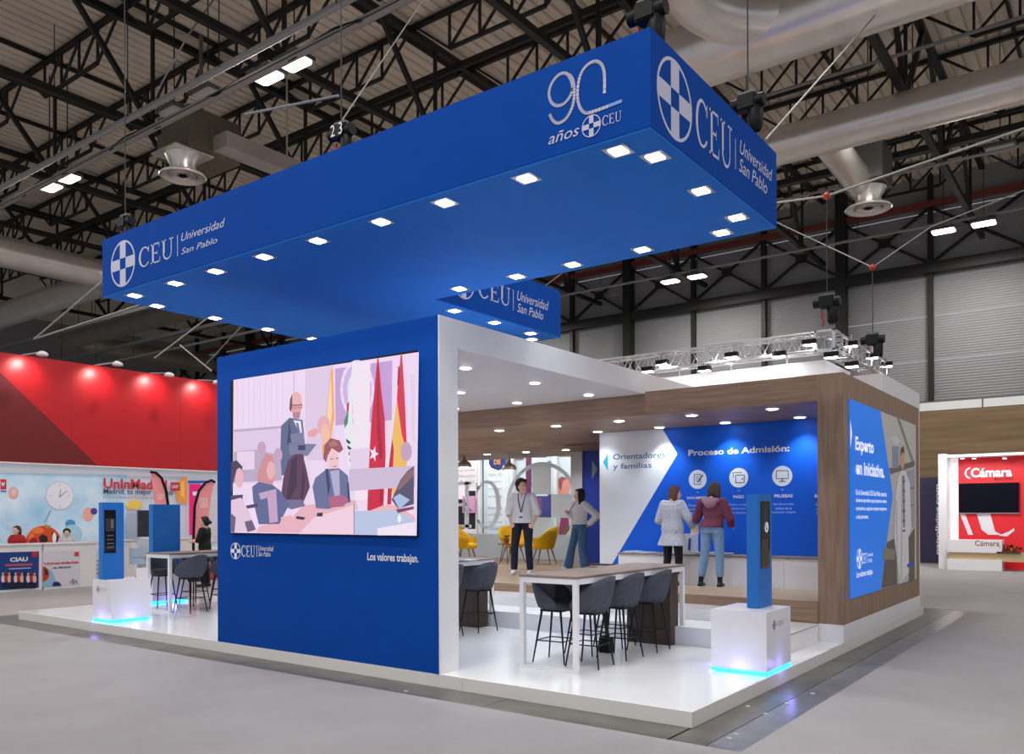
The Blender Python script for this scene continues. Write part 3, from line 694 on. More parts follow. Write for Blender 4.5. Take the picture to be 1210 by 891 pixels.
for x in (-5.69, -4.54, -3.39, -2.2, -1.03):
    downlight(pv, x, 4.85, 3.16, .1, False, 35)
for x in (-4.5, -3.33, -2.2, -1.05):
    downlight(pv, x, 6.08, 3.16, .1, False, 60 if x > -4 else 28, aim=(x, 6.32, 1.6), spot=1.7)
for x in (-9.0, -7.9, -6.85): downlight(pv, x, 8.7, 3.12, .1, False, 45)
# back wall with the admissions poster
MB().box(-4.63, -.28, 6.36, 6.5, ZD, 3.16).build('back_wall', blue, pv)
P = Print('y', 6.36, pv, -1)
bl = mat('poster_blue', (12, 92, 214), .5, spec=.3)
P.polys('poster', bl, [rect(-4.63, -.28, ZD + .01, 3.159)])
wz = lambda *p: [P.px(*q) for q in p]
P.polys('poster_panel', mat('poster_white', (226, 230, 236), .5), [[(-4.63, 3.158)] + [(P.px(783, 509)[0], 3.158)] + wz((800.5, 536.5), (722, 669.0)) + [(-4.63, P.px(722, 669)[1])]])
write_px(P, 'Orientadores', ink(20, 100, 140), 724.5, 543.5, 786, 533.5, bold=.012); write_px(P, 'y familias', ink(20, 100, 140), 724.5, 556.5, 770, 546, bold=.012)
P.ppolys('arrow', ink(30, 178, 190), [[(712.5, 546), (718.5, 536), (718.5, 556.5)]])
write_px(P, 'Proceso de Admisión:', ink_w, 813.5, 539, 933, 525.5, bold=.03)
for cx, cy, kx in ((824.5, 566.5, 0), (873, 564.5, 1), (924.5, 562.5, 2)):
    a, z = P.px(cx, cy); P.polys('icon_disc', ink(222, 228, 238), [circle(a, z, .155)])
    d = ink(70, 80, 110)
    if kx == 0: P.polys('icon', d, stroke([(a - .06, z - .08), (a - .06, z + .08), (a + .05, z + .08), (a + .05, z - .08), (a - .06, z - .08)], .012) + [rect(a - .04, a + .03, z + .04 - k * .035, z + .05 - k * .035) for k in range(3)] + stroke([(a, z - .05), (a + .09, z + .07)], .024))
    if kx == 1: P.polys('icon', d, stroke([(a - .09, z + .0), (a - .09, z + .08), (a + .05, z + .08)], .012) + stroke([(a - .05, z - .08), (a - .05, z + .04), (a + .09, z + .04), (a + .09, z - .08), (a - .05, z - .08)], .014) + [circle(a + .06, z - .02, .014, 8)])
    if kx == 2: P.polys('icon', d, stroke([(a - .09, z - .04), (a - .09, z + .08), (a + .09, z + .08), (a + .09, z - .04), (a - .09, z - .04)], .012) + [rect(a - .05, a + .05, z - .09, z - .075), rect(a - .01, a + .01, z - .08, z - .04)])
    P.polys('icon', ink(120, 170, 230), [[(a - .03, z - .2), (a + .03, z - .2), (a, z - .225)]])
for cx, cy, tt, lines in ((829, 587.8, 'DOCUMENTACIÓN', ('Presenta tu solicitud', 'envía tus documentos', 'desde la web con tu', 'nota de acceso')), (873, 587, 'PAGO', ('Realiza el pago', 'del proceso', 'de admisión')), (926, 586, 'PRUEBAS', ('Haz las pruebas', 'online de la', 'titulación elegida'))):
    a, z = P.px(cx, cy); w_ = .036 * len(tt) + .03
    write(P, tt, ink_w, a - w_ / 2, z - .025, a + w_ / 2, z + .025, bold=.02)
    for i, l in enumerate(lines):
        w_ = .021 * len(l); z2 = z - .13 - i * .062; write(P, l, ink(190, 208, 240), a - w_ / 2, z2 - .016, a + w_ / 2, z2 + .022, bold=.0)
a, z = P.px(981, 586); write(P, 'RESULTADO', ink_w, a - .22, z - .025, a + .1, z + .025, bold=.02)
for i, l in enumerate(('En 48 h', 'recibirás', 'tu nota')): write(P, l, ink(190, 208, 240), a - .2, z - .146 - i * .062, a - .01, z - .108 - i * .062, bold=0)
# side poster
MB().box(-.0005, .014, 4.69, 8.7, .655, 3.19).build('side_poster', mat('emissive_poster_blue', (10, 122, 238), .4, emit=.32), pv)  # brightness of the lit poster put into its emission
P = Print('x', .014, pv, 1); ink_lit = mat('emissive_white_print', (244, 246, 250), .5, emit=.45)  # white print given emission to match the poster
def ep(x, y): return P.px(1000 + x / 3.427, 460 + y / 3.427)
def EQ(col, *polys): P.polys('photo', ink(*col), [[ep(*q) for q in p] for p in polys])
zz = 3.189; 
def a_of(x, y): return ep(x, y)[0]
B0 = [(a_of(138, 90), 3.188), (a_of(188, 430), ep(188, 430)[1]), (a_of(138, 810), .657), (8.698, .657), (8.698, 3.188)]
P.polys('photo', ink(206, 204, 198), [B0])
EQ((176, 176, 172), [(200, 110), (220, 125), (274, 300), (274, 330), (262, 300)]); EQ((120, 118, 112), [(206, 115), (212, 118), (276, 300), (272, 306)])
EQ((120, 112, 108), [(172, 320), (276, 290), (276, 312), (178, 345)]); EQ((150, 160, 178), [(184, 230), (212, 232), (212, 316), (186, 322)]); EQ((214, 224, 236), [(176, 200), (196, 186), (218, 210), (204, 228)])
EQ((108, 98, 88), [(164, 620), (200, 600), (206, 790), (140, 808)], [(250, 600), (276, 560), (276, 770), (252, 778)]); EQ((150, 142, 130), [(150, 640), (196, 650), (196, 690), (146, 690)])
EQ((172, 178, 190), [(244, 330), (276, 322), (276, 560), (258, 560)]); EQ((118, 120, 132), [(248, 400), (274, 396), (274, 402), (248, 406)], [(250, 470), (274, 466), (274, 472), (250, 476)])
EQ((222, 168, 140), ell(226, 290, 8, 36)); EQ((96, 66, 48), [(218, 270), (220, 240), (230, 228), (235, 262), (228, 252)])
EQ((236, 236, 240), [(206, 360), (220, 330), (238, 330), (256, 380), (262, 560), (250, 600), (252, 740), (216, 786), (204, 700), (192, 600), (196, 440)])
EQ((198, 200, 210), [(222, 340), (226, 350), (224, 770), (218, 780)], [(198, 450), (204, 448), (206, 690), (202, 690)]); EQ((150, 148, 158), [(225, 350), (234, 350), (236, 560), (228, 560)])
for i in range(6): EQ((90, 88, 100), [(226, 370 + 40 * i), (236, 368 + 40 * i), (236, 376 + 40 * i), (226, 378 + 40 * i)])
EQ((20, 100, 220), [(244, 708), (270, 700), (270, 712), (244, 722)])
P.polys('arrow', ink_lit, [[(4.69, ep(10, 120)[1]), ep(20, 180), (4.69, ep(10, 240)[1])]])
write(P, 'Experto', ink_lit, ep(34, 250)[0], ep(34, 262)[1], ep(108, 215)[0], ep(34, 190)[1], bold=.03)
write(P, 'en iniciativa.', ink_lit, ep(36, 330)[0], ep(36, 345)[1], ep(151, 345)[0], ep(36, 283)[1] - .02, bold=.03)
for i, l in enumerate(('En la Universidad CEU San Pablo nuestros', 'alumnos aprenden que proponen nuevos', 'territorios a explorar siempre anteponen', 'a las personas.')):
    a0 = ep(36, 420)[0]; z = ep(36, 418 + 34 * i)[1]; a1 = ep(160, 430)[0] if i < 3 else ep(86, 520)[0]
    write(P, l, ink_lit, a0, z - .03, a1, z + .04, bold=.015)
a, z = ep(47, 687); emblem(P, a + .03, z, .13, ink_lit)
a0 = ep(58, 690)[0]; a1 = ep(80, 690)[0]; P.polys('lettering', ink_lit, fitp(CEU, a0, z - .07, a1, z + .06))
write(P, 'Universidad', ink_lit, ep(83, 690)[0], z + .01, ep(104, 690)[0], z + .06, bold=0); write(P, 'San Pablo', ink_lit, ep(83, 690)[0], z - .07, ep(100, 690)[0], z - .015, bold=0)
z = ep(37, 755)[1]; write(P, 'Los valores trabajan.', ink_lit, ep(37, 750)[0], z - .05, ep(103, 750)[0], z + .05, bold=.02)
# blue end wall and grey frame beyond
MB().box(-6.85, -4.6, 9.4, 9.5, ZD, 3.12).build('blue_panel', mat('royal_blue', (14, 54, 160), .5), pv)
P = Print('y', 9.4, pv, -1); P.ppolys('arrow', ink(140, 150, 170), [[(699.5, 544), (706, 554), (699.5, 566)]])
MB().box(-7.15, -6.85, 9.36, 9.5, ZD, 3.12).build('door_frame', mat('pale_grey_board', (190, 188, 190), .5), pv)

# truss with floodlights over the pavilion
def box_truss(a, b, label, w=.28):
    a = Vector(a); b = Vector(b); t = thing('lighting_truss', label, 'truss', a)
    d = (b - a).normalized(); s_ = d.cross(Vector((0, 0, 1))).normalized() * w / 2; u = Vector((0, 0, w / 2)); L = (b - a).length
    for k, (i, j) in enumerate(((-1, -1), (1, -1), (1, 1), (-1, 1))):
        MB().tube([a + s_ * i + u * j, b + s_ * i + u * j], .025, 8).build('chord', alu, t)
    n = int(L / .28)
    for k in range(n):
        p = a + d * (k * L / n); q = a + d * ((k + .5) * L / n); r = a + d * ((k + 1) * L / n); g = MB()
        for sg in (-1, 1):
            g.tube([p + s_ * sg - u, q + s_ * sg + u, r + s_ * sg - u], .011, 5); g.tube([p - s_ + u * sg, q + s_ + u * sg, r - s_ + u * sg], .011, 5)
        g.build('lacing', alu, t)
    return t
box_truss((-9, 7.3, 4.46), (-1.15, 7.3, 4.46), 'silver lattice truss above the pavilion roof running left to right')
box_truss((-1.0, 7.45, 4.46), (-1.0, 10.9, 4.46), 'silver lattice truss above the pavilion roof running away at its corner')
tag(MB().box(-1.16, -.84, 7.14, 7.46, 4.3, 4.33).box(-1.16, -.84, 7.14, 7.46, 4.6, 4.63).box(-1.16, -1.12, 7.14, 7.18, 4.3, 4.63).box(-.88, -.84, 7.14, 7.18, 4.3, 4.63).build('truss_corner', alu), 'silver corner block joining the two lattice trusses', 'truss corner')
FL = [(766, 437), (783, 429), (833, 436), (865, 420), (921, 419), (957, 405)]
FR = [(983, 420), (1006, 407), (1007, 431), (1031, 421), (1048, 431)]
k_ = 0
for (u, v) in FL + FR:
    p = on(u, v, y=7.1) if (u, v) in FL else on(u, v, x=-.85)
    t = thing('flood_lamp', 'small lit floodlight number %d from the left along the lattice truss' % (k_ + 1) if False else 'lit floodlight clamped to the lattice truss', 'lamp', p, 0, 'floodlights on the lattice truss')
    ords = ['first', 'second', 'third', 'fourth', 'fifth', 'sixth', 'seventh', 'eighth', 'ninth', 'tenth', 'eleventh']
    t['label'] = '%s lit floodlight from the left on the lattice truss' % ords[k_]; k_ += 1
    b = MB().prism([(-.11, -.06), (.11, -.06), (.09, .07), (-.09, .07)], -.03, .05, lambda a, h, c: (p.x + a, p.y + h, p.z + c)); b.build('housing', black, t)
    MB().prism([(-.1, -.055), (.1, -.055), (.08, .06), (-.08, .06)], -.042, -.031, lambda a, h, c: (p.x + a, p.y + h, p.z + c)).build('lit_lens', lamp_led, t)
    MB().bar((p.x, p.y, p.z + .05), (p.x, p.y, max(p.z + .17, 4.35)), .02).build('clamp', alu, t)
for x in (-4.6, -3.7, -2.8, -1.9): lamp('SPOT', (x, 7.0, 4.36), 38, (.93, .97, 1), (x + .05, 7.6, 3.9), name='flood_beam', spot_size=1.9, spot_blend=.7, shadow_soft_size=.08)
for y in (7.8, 8.8): lamp('SPOT', (-.75, y, 4.3), 25, (.93, .97, 1), (-.1, y, 3.4), name='flood_beam', spot_size=1.9, spot_blend=.7, shadow_soft_size=.08)
for i, (u, v) in enumerate(((803, 441), (864, 433), (930, 428))):
    p = on(u, v, y=7.63); o = MB().bar((p.x, p.y, zt_), (p.x, p.y, p.z + .06), .02).bar((p.x, p.y, p.z), (p.x - .05, p.y, p.z + .13), .018).bar((p.x, p.y, p.z), (p.x + .05, p.y, p.z + .13), .018).build('lamp_bracket', white)
    tag(o, ['white forked bracket on the parapet, nearest the white portal', 'white forked bracket on the parapet, middle of three', 'white forked bracket on the parapet, nearest the oak corner'][i], 'bracket', 'brackets on the parapet')

# chain hoists
def hoist(x, y, z, label, num=None, top=15.95, k=.68):
    t = thing('chain_hoist', label, 'hoist', (x, y, z), 0, 'chain hoists holding the canopy and truss')
    MB().box(x - .13 * k, x + .13 * k, y - .1 * k, y + .1 * k, z + .33 * k, z + .55 * k).build('motor_body', black, t, bevel=.012)
    MB().tube([(x - .24 * k, y, z + .44 * k), (x + .24 * k, y, z + .44 * k)], .09 * k, 16).build('motor_drum', black, t)
    MB().lathe([(.07 * k, 0), (.1 * k, .05 * k), (.11 * k, .33 * k), (.1 * k, .34 * k)], (x + .1 * k, y + .02, z + .02), 14).build('chain_bag', black, t)
    MB().tube([(x - .08, y, z + .3 * k), (x - .08, y, z + .14 * k), (x - .05, y, z + .1 * k), (x - .08, y, z)], .016, 8).build('hook', mat('red_hook', (176, 50, 44), .5) if 'red_hook' not in bpy.data.materials else bpy.data.materials['red_hook'], t)
    MB().tube([(x, y, z + .55 * k), (x, y, top)], .008, 6).build('chain', steel_dark, t)
    MB().box(x - .12 * k, x + .12 * k, y - .03, y + .03, z + .56 * k, z + .6 * k).build('handle', steel_grey, t)
    if num:
        P = Print('y', y - .1 * k, t, -1, start=.004); write(P, num, ink_w, x - .13 * k, z + .36 * k, x + .13 * k, z + .54 * k, bold=.0)
hoist(-8.1, -.35, 5.43, 'black chain hoist on the left end of the blue canopy')
hoist(-3.72, -.4, 5.43, 'black chain hoist numbered 23 on the canopy front', '2 3')
hoist(-.2, -.35, 5.43, 'black chain hoist at the near corner of the canopy')
hoist(-.1, 1.55, 5.43, 'black chain hoist behind the right end of the canopy')
hoist(-1.0, 7.3, 4.72, 'black chain hoist above the corner of the lattice truss', top=6.75, k=.85)
hoist(-1.0, 10.2, 4.6, 'black chain hoist at the far end of the lattice truss', top=6.3, k=.85)
# bridles and stays
def stay(pts, r, label, m=pipe_grey, hook=None):
    t = thing('rigging_stay', label, 'cable', pts[0])
    for a, b in zip(pts[:-1], pts[1:]): MB().tube([a, b], r, 6).build('rope', m, t)
    if hook is not None: MB().ball(pts[hook], .06).build('shackle', bpy.data.materials['red_hook'], t)
ap = Vector((-1.0, 7.3, 6.78))
stay([on(915, 240, y=9.0), ap, on(1210, 152, y=7.3)], .018, 'white two-legged rigging bridle meeting at a red shackle', hook=1)
ap = Vector((-1.0, 10.2, 6.33))
stay([on(916, 262, y=11.5), ap, on(1100, 268, y=12.0), on(1210, 225, y=13)], .012, 'thin grey rigging bridle above the far truss hoist', hook=1)
stay([on(1050, 0, z=13), on(905, 165, z=7.0)], .016, 'thin white rope crossing in front of the silver ducts')
stay([Vector((-3.72, -.4, 5.85)), on(500, 0, z=10)], .008, 'thin pale rope rising right from the hoist numbered 23')
stay([on(290, 135, z=8), on(400, 113, z=8)], .02, 'short white tube seen against the roof above the canopy')
stay([on(252, 0, z=14), on(222, 42, z=12.4), on(190, 100, z=12.1)], .02, 'thin pale cable hanging under the roof at upper left')
stay([on(640, 341, y=12), on(715, 285, y=10)], .012, 'thin rope behind the blue wing of the canopy')
for i, (u0, v0, u1, v1) in enumerate(((40, 401, 118, 335), (183, 423, 245, 376), (242, 432, 270, 402), (40, 401, 148, 366), (213, 408, 241, 431))):
    a_, b_ = on(u0, v0, x=-24), on(u1, v1, x=-22)
    stay([a_, b_ + (b_ - a_) * (.6 if i < 3 else .3)], .025, ['pale stay rope slanting up behind the canopy, far left', 'pale stay rope slanting up behind the canopy, middle', 'pale stay rope slanting up beside the blue wall', 'pale flat stay rope above the left end of the red fascia', 'pale short stay above the right end of the red fascia'][i])

# ------------------------------------------------ plinths and blue totems
def plinth(x0, x1, y0, y1, label, zt=.765):
    t = thing('display_plinth', label, 'plinth', ((x0 + x1) / 2, (y0 + y1) / 2, ZP))
    MB().box(x0, x1, y0, y1, ZP + .05, zt).build('box_body', white, t)
    MB().box(x0 + .03, x1 - .03, y0 + .03, y1 - .03, ZP, ZP + .05).build('recessed_base', white, t)
    for (a, b, c, d) in ((x0, x1, y0 - .006, y0 + .004), (x0, x1, y1 - .004, y1 + .006), (x0 - .006, x0 + .004, y0, y1), (x1 - .004, x1 + .006, y0, y1)):
        MB().box(a, b, c, d, ZP + .012, ZP + .036).build('led_strip', led_cyan, t)
    for a, b in ((x0 - .12, (y0 + y1) / 2), (x1 + .12, (y0 + y1) / 2), ((x0 + x1) / 2, y0 - .12), ((x0 + x1) / 2, y1 + .12)):
        lamp('POINT', (a, b, ZP + .07), .9, (.3, .25, 1), name='led_glow', shadow_soft_size=.05)
    P = Print('x', x1, t, 1); em = ink(110, 116, 130)
    return t, P
t, P = plinth(-.6, -.02, 1.78, 2.5, 'white cube plinth with a glowing blue base at the right corner')
emblem(P, 2.0, .62, .045, ink(70, 80, 100)); P.polys('lettering', ink(150, 152, 160), fitp(CEU, 2.09, .60, 2.28, .645))
t, P = plinth(-9.95, -9.4, .12, .75, 'white cube plinth with a glowing blue base left of the blue wall')
P = Print('y', .12, t, -1); emblem(P, -9.78, .62, .045, ink(90, 96, 116)); P.polys('lettering', ink(170, 172, 180), fitp(CEU, -9.7, .60, -9.5, .645))
plinth(-11.98, -11.42, 1.95, 2.65, 'white cube plinth with a glowing base behind the stools at left')
def totem(x0, x1, y0, y1, label, scr=None, zb=.765, zt=1.945):
    t = thing('blue_totem', label, 'totem', ((x0 + x1) / 2, (y0 + y1) / 2, zb))
    MB().box(x0, x1, y0, y1, zb, zt).build('cabinet', blue_lam, t, bevel=.003)
    if scr:
        ya, yb, za, zb_ = scr
        MB().box(x1 + .0005, x1 + .004, ya, yb, za, zb_).build('screen', screen_dark, t); P = Print('x', x1 + .004, t, 1); return t, P
    return t, None
t, P = totem(-.33, -.2, 2.07, 2.45, 'blue touch totem with a tall dark screen on the right plinth', (2.12, 2.39, 1.17, 1.87))
P.polys('screen_picture', ink(70, 58, 46), [rect(2.13, 2.33, 1.18, 1.48)]); P.polys('screen_picture', ink(36, 40, 44), [rect(2.14, 2.34, 1.49, 1.85)])
P.polys('screen_badge', ink(214, 220, 228, .3), [circle(2.28, 1.6, .055)]); P.polys('screen_badge', ink(60, 70, 90), [[(2.26, 1.57), (2.3, 1.57), (2.28, 1.64)]])
P.polys('screen_picture', ink(90, 100, 96), [rect(2.24, 2.25, 1.6, 1.8)])
t, P = totem(-9.84, -9.71, .16, .49, 'blue touch totem with a dark screen on the left plinth', (.18, .36, 1.17, 1.83))
P.polys('screen_picture', ink(50, 44, 40), [rect(.2, .34, 1.5, 1.7)]); P.polys('screen_picture', ink(120, 110, 100), [rect(.28, .32, 1.55, 1.68)])
for i in range(4): P.polys('screen_line', ink(110, 116, 120), [rect(.22, .32, 1.25 + i * .06, 1.262 + i * .06)])
totem(-11.72, -11.58, 2.05, 2.6, 'plain blue totem behind the stools at left')

# ------------------------------------------------ bar tables and stools
def bar_table(x0, x1, y0, y1, label):
    t = thing('bar_table', label, 'table', ((x0 + x1) / 2, (y0 + y1) / 2, ZP), 0, 'high bar tables on the platform')
    MB().box(x0, x1, y0, y1, 1.088, 1.112).build('tabletop', wood_top, t)
    MB().box(x0 + .005, x1 - .005, y0 + .005, y0 + .055, 1.03, 1.087).box(x0 + .005, x1 - .005, y1 - .055, y1 - .005, 1.03, 1.087).box(x0 + .005, x0 + .045, y0 + .055, y1 - .055, 1.03, 1.087).box(x1 - .045, x1 - .005, y0 + .055, y1 - .055, 1.03, 1.087).build('apron', white, t)
    for x in (x0 + .03, x1 - .03):
        MB().box(x - .025, x + .025, y0 + .005, y0 + .055, ZP, 1.03).build('leg', white, t)
    MB().box(x0 + .055, x1 - .055, y0 + .005, y0 + .055, ZP, ZP + .035).build('foot_rail', white, t)
    MB().box(x0 + .06, x1 - .06, y1 - .3, y1 - .08, ZP, 1.03).build('end_cabinet', wood_dark, t)
    for x in (x0 + .03, x1 - .03): MB().box(x - .025, x + .025, y1 - .055, y1 - .005, ZP, 1.03).build('leg', white, t)
bar_table(-2.32, -1.6, .79, 3.32, 'bar table nearest the camera, right of the white portal post')
bar_table(-5.25, -4.52, .79, 3.2, 'bar table half hidden behind the white portal post')
bar_table(-10.6, -9.88, 1.35, 3.85, 'bar table to the left of the blue screen wall')

def make_stool():
    t = thing('bar_stool', 'x', 'stool', (0, 0, 0), 0, 'tub-backed bar stools')
    # local frame: sitter faces -x, back shell on +x
    n, mrows = 28, 5; R = .225; vs = []; fs = []
    def shell(r0, lay):
        pts = []
        for i in range(n + 1):
            th = radians(-118 + 236 * i / n); k = abs(th) / radians(118)
            top = .665 + .30 * (1 - k ** 1.9)
            for j in range(mrows + 1):
                f = j / mrows; z = .60 + (top - .60) * f
                rr = r0 + .035 * f * (1 - k * .6) - (.05 * (1 - f) ** 2) + (.006 * (abs(sin(th * 14))) if lay else 0)
                pts.append((rr * cos(th) * 1.0, rr * sin(th), z))
        return pts
    o_, i_ = shell(R + .02, True), shell(R - .018, False); m_ = mrows + 1; N = len(o_); vs = o_ + i_
    for i in range(n):
        for j in range(mrows):
            a = i * m_ + j; fs.append((a, a + m_, a + m_ + 1, a + 1)); fs.append((N + a, N + a + 1, N + a + m_ + 1, N + a + m_))
        fs.append((i * m_ + mrows, (i + 1) * m_ + mrows, N + (i + 1) * m_ + mrows, N + i * m_ + mrows)); fs.append((i * m_, N + i * m_, N + (i + 1) * m_, (i + 1) * m_))
    for i in (0, n):
        for j in range(mrows): a = i * m_ + j; fs.append((a, a + 1, N + a + 1, N + a) if i == 0 else (a, N + a, N + a + 1, a + 1))
    fixn(MB().add(vs, fs, True).build('backrest', velvet, t))
    MB().lathe([(.02, .575), (.17, .58), (.2, .60), (.21, .64), (.2, .67), (.15, .685), (.02, .69)], n=24).build('seat_cushion', velvet2, t)
    MB().box(-.13, .13, -.13, .13, .555, .577).build('seat_frame', black_met, t)
    for sx in (-1, 1):
        for sy in (-1, 1):
            MB().tube([(sx * .115, sy * .115, .565), (sx * .195, sy * .18, 0)], [.014, .008], 8).build('leg', black_met, t)
    q = .195 - .08 * .25 / .565; q = .163; r_ = .155
    MB().tube([(-q, -r_, .24), (q, -r_, .24)], .007, 6).tube([(q, -r_, .24), (q, r_, .24)], .007, 6).tube([(q, r_, .24), (-q, r_, .24)], .007, 6).tube([(-q, r_, .24), (-q, -r_, .24)], .007, 6).build('footrest', black_met, t)
    return t
ST = [(-1.76, 1.3, 0, 'nearest stool on the right side of the near bar table'), (-1.76, 1.95, 0, 'middle stool on the right side of the near bar table'), (-1.74, 2.6, 0, 'farthest stool on the right side of the near bar table'),
      (-2.2, 1.32, pi, 'nearest stool on the left side of the near bar table'), (-2.2, 1.97, pi, 'middle stool on the left side of the near bar table'), (-2.2, 2.6, pi, 'farthest stool on the left side of the near bar table'),
      (-4.4, 2.68, 0, 'grey stool right beside the white portal post, farther one'), (-4.45, 2.0, 0, 'grey stool hidden behind the white portal post, only a leg seen'),
      (-9.7, 1.62, 0, 'grey stool in front of the bar table left of the screen wall'), (-9.72, 2.3, 0, 'second grey stool on the near side of the left bar table'),
      (-10.72, 1.72, pi, 'dark stool on the far side at the left end of the left bar table'), (-10.72, 2.35, pi, 'second dark stool on the far side of the left bar table'), (-10.7, 2.95, pi, 'third dark stool on the far side, beside the blue wall edge')]
proto = make_stool()
for i, (x, y, rz, lb) in enumerate(ST):
    rz += radians([4, -3, 2, 5, -4, 3, -8, 0, 10, 4, -5, 6, 0][i])
    if i == 0: proto.location = (x, y, ZP); proto.rotation_euler = (0, 0, rz); proto['label'] = lb
    else: copy_tree(proto, None, (x, y, ZP), rz, lb)
# things on and under the tables
p = on(708, 667.5, z=1.112); o = MB().box(p.x - .17, p.x + .17, p.y - .12, p.y + .12, 1.114, 1.122).build('tablet', black, None); tag(o, 'flat black tablet lying on the near bar table', 'tablet')
p = on(709, 669.5, z=1.112); o = MB().box(p.x - .1, p.x + .04, p.y - .2, p.y - .13, 1.113, 1.119).build('phone', ink(60, 60, 64)); tag(o, 'grey phone beside the tablet on the near bar table', 'phone')
p = on(553, 663, z=1.112); t = thing('leaflet_stack', 'blue and white leaflets on the bar table behind the portal post', 'leaflets', (p.x, p.y, 1.113))
for i in range(3): MB().box(p.x - .1 + i * .02, p.x + .1, p.y - .08, p.y + .07 + i * .01, 1.113 + i * .005, 1.117 + i * .005).build('leaflet', [ink(230, 232, 240), ink(50, 70, 200), ink(214, 218, 236)][i], t)
t = thing('power_box', 'black power socket column standing under the near bar table', 'power box', (-2.05, 2.15, ZP))
MB().box(-2.12, -1.99, 2.09, 2.21, ZP, ZP + .17).build('box_body', black, t); MB().tube([(-2.05, 2.15, ZP + .17), (-2.05, 2.15, 1.08)], .02, 8).build('cable_tube', black, t)

# ------------------------------------------------ counter along the poster wall
ct = thing('white_counter', 'long white counter with a dark top under the admissions poster', 'counter', (-2.2, 6.1, ZD))
for i in range(4):
    a = -3.98 + i * .92; MB().box(a + .002, a + .918, 5.86, 6.34, ZD, 1.075).build('front_panel', white, ct)
MB().box(-3.98, -.3, 5.84, 6.345, 1.076, 1.1).build('worktop', wood_top, ct)
def papers(u, v, n, label, cols, w=.2):
    p = on(u, v, z=1.1); t = thing('paper_stack', label, 'papers', (p.x, 6.05, 1.1))
    for i in range(n):
        x = p.x + random.uniform(-.04, .04) + i * .02; y = 6.05 + random.uniform(-.05, .05); c_ = cols[i % len(cols)]
        me = MB().box(-w / 2, w / 2, -.13, .13, 0, .007).mesh(); me.materials.append(ink(*c_)); piece(None, 'sheet', me, t, (x - p.x, y - 6.05, .001 + i * .008), (0, 0, random.uniform(-.5, .5)))
papers(760, 652, 3, 'flat pale brochures at the left end of the white counter', [(180, 200, 224), (222, 226, 232)], .3)
papers(775, 652, 2, 'flat white brochure on the counter beside the woman in the coat', [(214, 222, 232), (170, 190, 220)], .3)
papers(858, 652, 5, 'messy white papers on the counter right of the woman in maroon', [(236, 238, 240), (220, 224, 232)], .28)
papers(872, 653, 4, 'spread white leaflets on the counter beside the totem', [(236, 238, 240), (214, 220, 230)], .28)
p = on(813, 640, y=6.1)
t = thing('display_box', 'open white printed box standing on the counter between the two women', 'box', (p.x, 6.1, 1.1))
bx_ = p.x
MB().box(bx_ - .22, bx_ + .02, 5.98, 6.2, 1.1, 1.42).build('box_body', ink(222, 226, 234), t); MB().box(bx_ + .03, bx_ + .13, 5.97, 6.2, 1.1, 1.42).build('box_body', ink(228, 232, 238), t)
MB().box(bx_ + .0, bx_ + .14, 6.2, 6.21, 1.42, 1.56).build('lid_flap', ink(196, 160, 128), t)
MB().prism([(bx_ + .06, 1.16), (bx_ + .1, 1.16), (bx_ + .11, 1.36), (bx_ + .07, 1.34)], 5.966, 5.969, lambda a, b, h: (a, h, b)).build('printed_mark', ink(40, 70, 160), t)

# ------------------------------------------------ glass partition and what lies behind
gl = thing('glass_partition', 'frosted glass partition at the back with a large emblem film', 'partition', (-10, 10.2, ZD))
for i in range(3):
    a = -14.6 + i * 2.5; MB().box(a + .01, a + 2.49, 10.2, 10.215, ZD, 3.12).build('pane', glass, gl)
MB().box(-14.6, -7.1, 10.17, 10.24, ZD - .02, ZD + .03).build('bottom_rail', alu, gl)
P = Print('y', 10.2, gl, -1)
a, z = P.px(640, 598)
ra = (P.px(683, 598)[0] - P.px(597, 598)[0]) / 2
P.polys('emblem_film', frost, ring(a, z, ra, ra * .09)); c_ = ra * .26
P.polys('emblem_film', frost, [rect(a - c_, a + c_, z + c_, z + ra * .95), rect(a - c_, a + c_, z - ra * .95, z - c_), rect(a - ra * .95, a - c_, z - c_, z + c_), rect(a + c_, a + ra * .95, z - c_, z + c_)])
x1, z0, x0, z1 = *P.px(592, 624), *P.px(500, 571)
P.polys('lettering_film', frost, [[(x1 + x / 3.0 * (x0 - x1), z0 + y * (z1 - z0)) for x, y in q] for q in CEU])
MB().box(-14.6, -7.1, 10.22, 10.235, ZD, 1.25).build('frosted_band', frost, gl)

bs = thing('poster_stand', 'neighbouring stand of upright posters behind the glass', 'exhibition stand', (-12, 13, 0))
MB().box(-18, -7, 13.0, 13.2, 0, 3.6).build('back_wall', ink(204, 214, 222), bs)
MB().box(-19, -18.02, 13.0, 13.2, 0, 3.6).build('side_panel', ink(20, 20, 26), bs)
P = Print('y', 13.0, bs, -1, step=.0025)
def BP(name, col, *polys): P.ppolys(name, ink(*col, .12), [p for p in polys])
def pr(u0, u1, v0, v1): return [(u0, v1), (u1, v1), (u1, v0), (u0, v0)]
BP('poster', (232, 222, 226), pr(520, 564, 536, 640)); BP('poster', (20, 20, 24), pr(564, 572, 536, 640), pr(553, 562, 580, 625), pr(538, 549, 590, 625))
BP('poster', (226, 232, 238), pr(576, 601, 536, 655)); BP('banner', (30, 40, 110), [(578, 548), (581, 553), (589, 556), (597, 553), (600, 548), (600, 520), (578, 520)])
write_px(P, 'TODOS', ink(230, 230, 240), 581, 541, 597, 536); write_px(P, 'DE', ink(230, 160, 40), 584, 549, 592, 543, bold=.03)
BP('poster', (206, 218, 224), pr(572, 576, 530, 660), pr(601, 605, 530, 660)); BP('poster', (120, 60, 96), pr(622, 646, 520, 541)); BP('poster', (96, 40, 80), pr(622, 629, 541, 575), pr(622, 628, 575, 640))
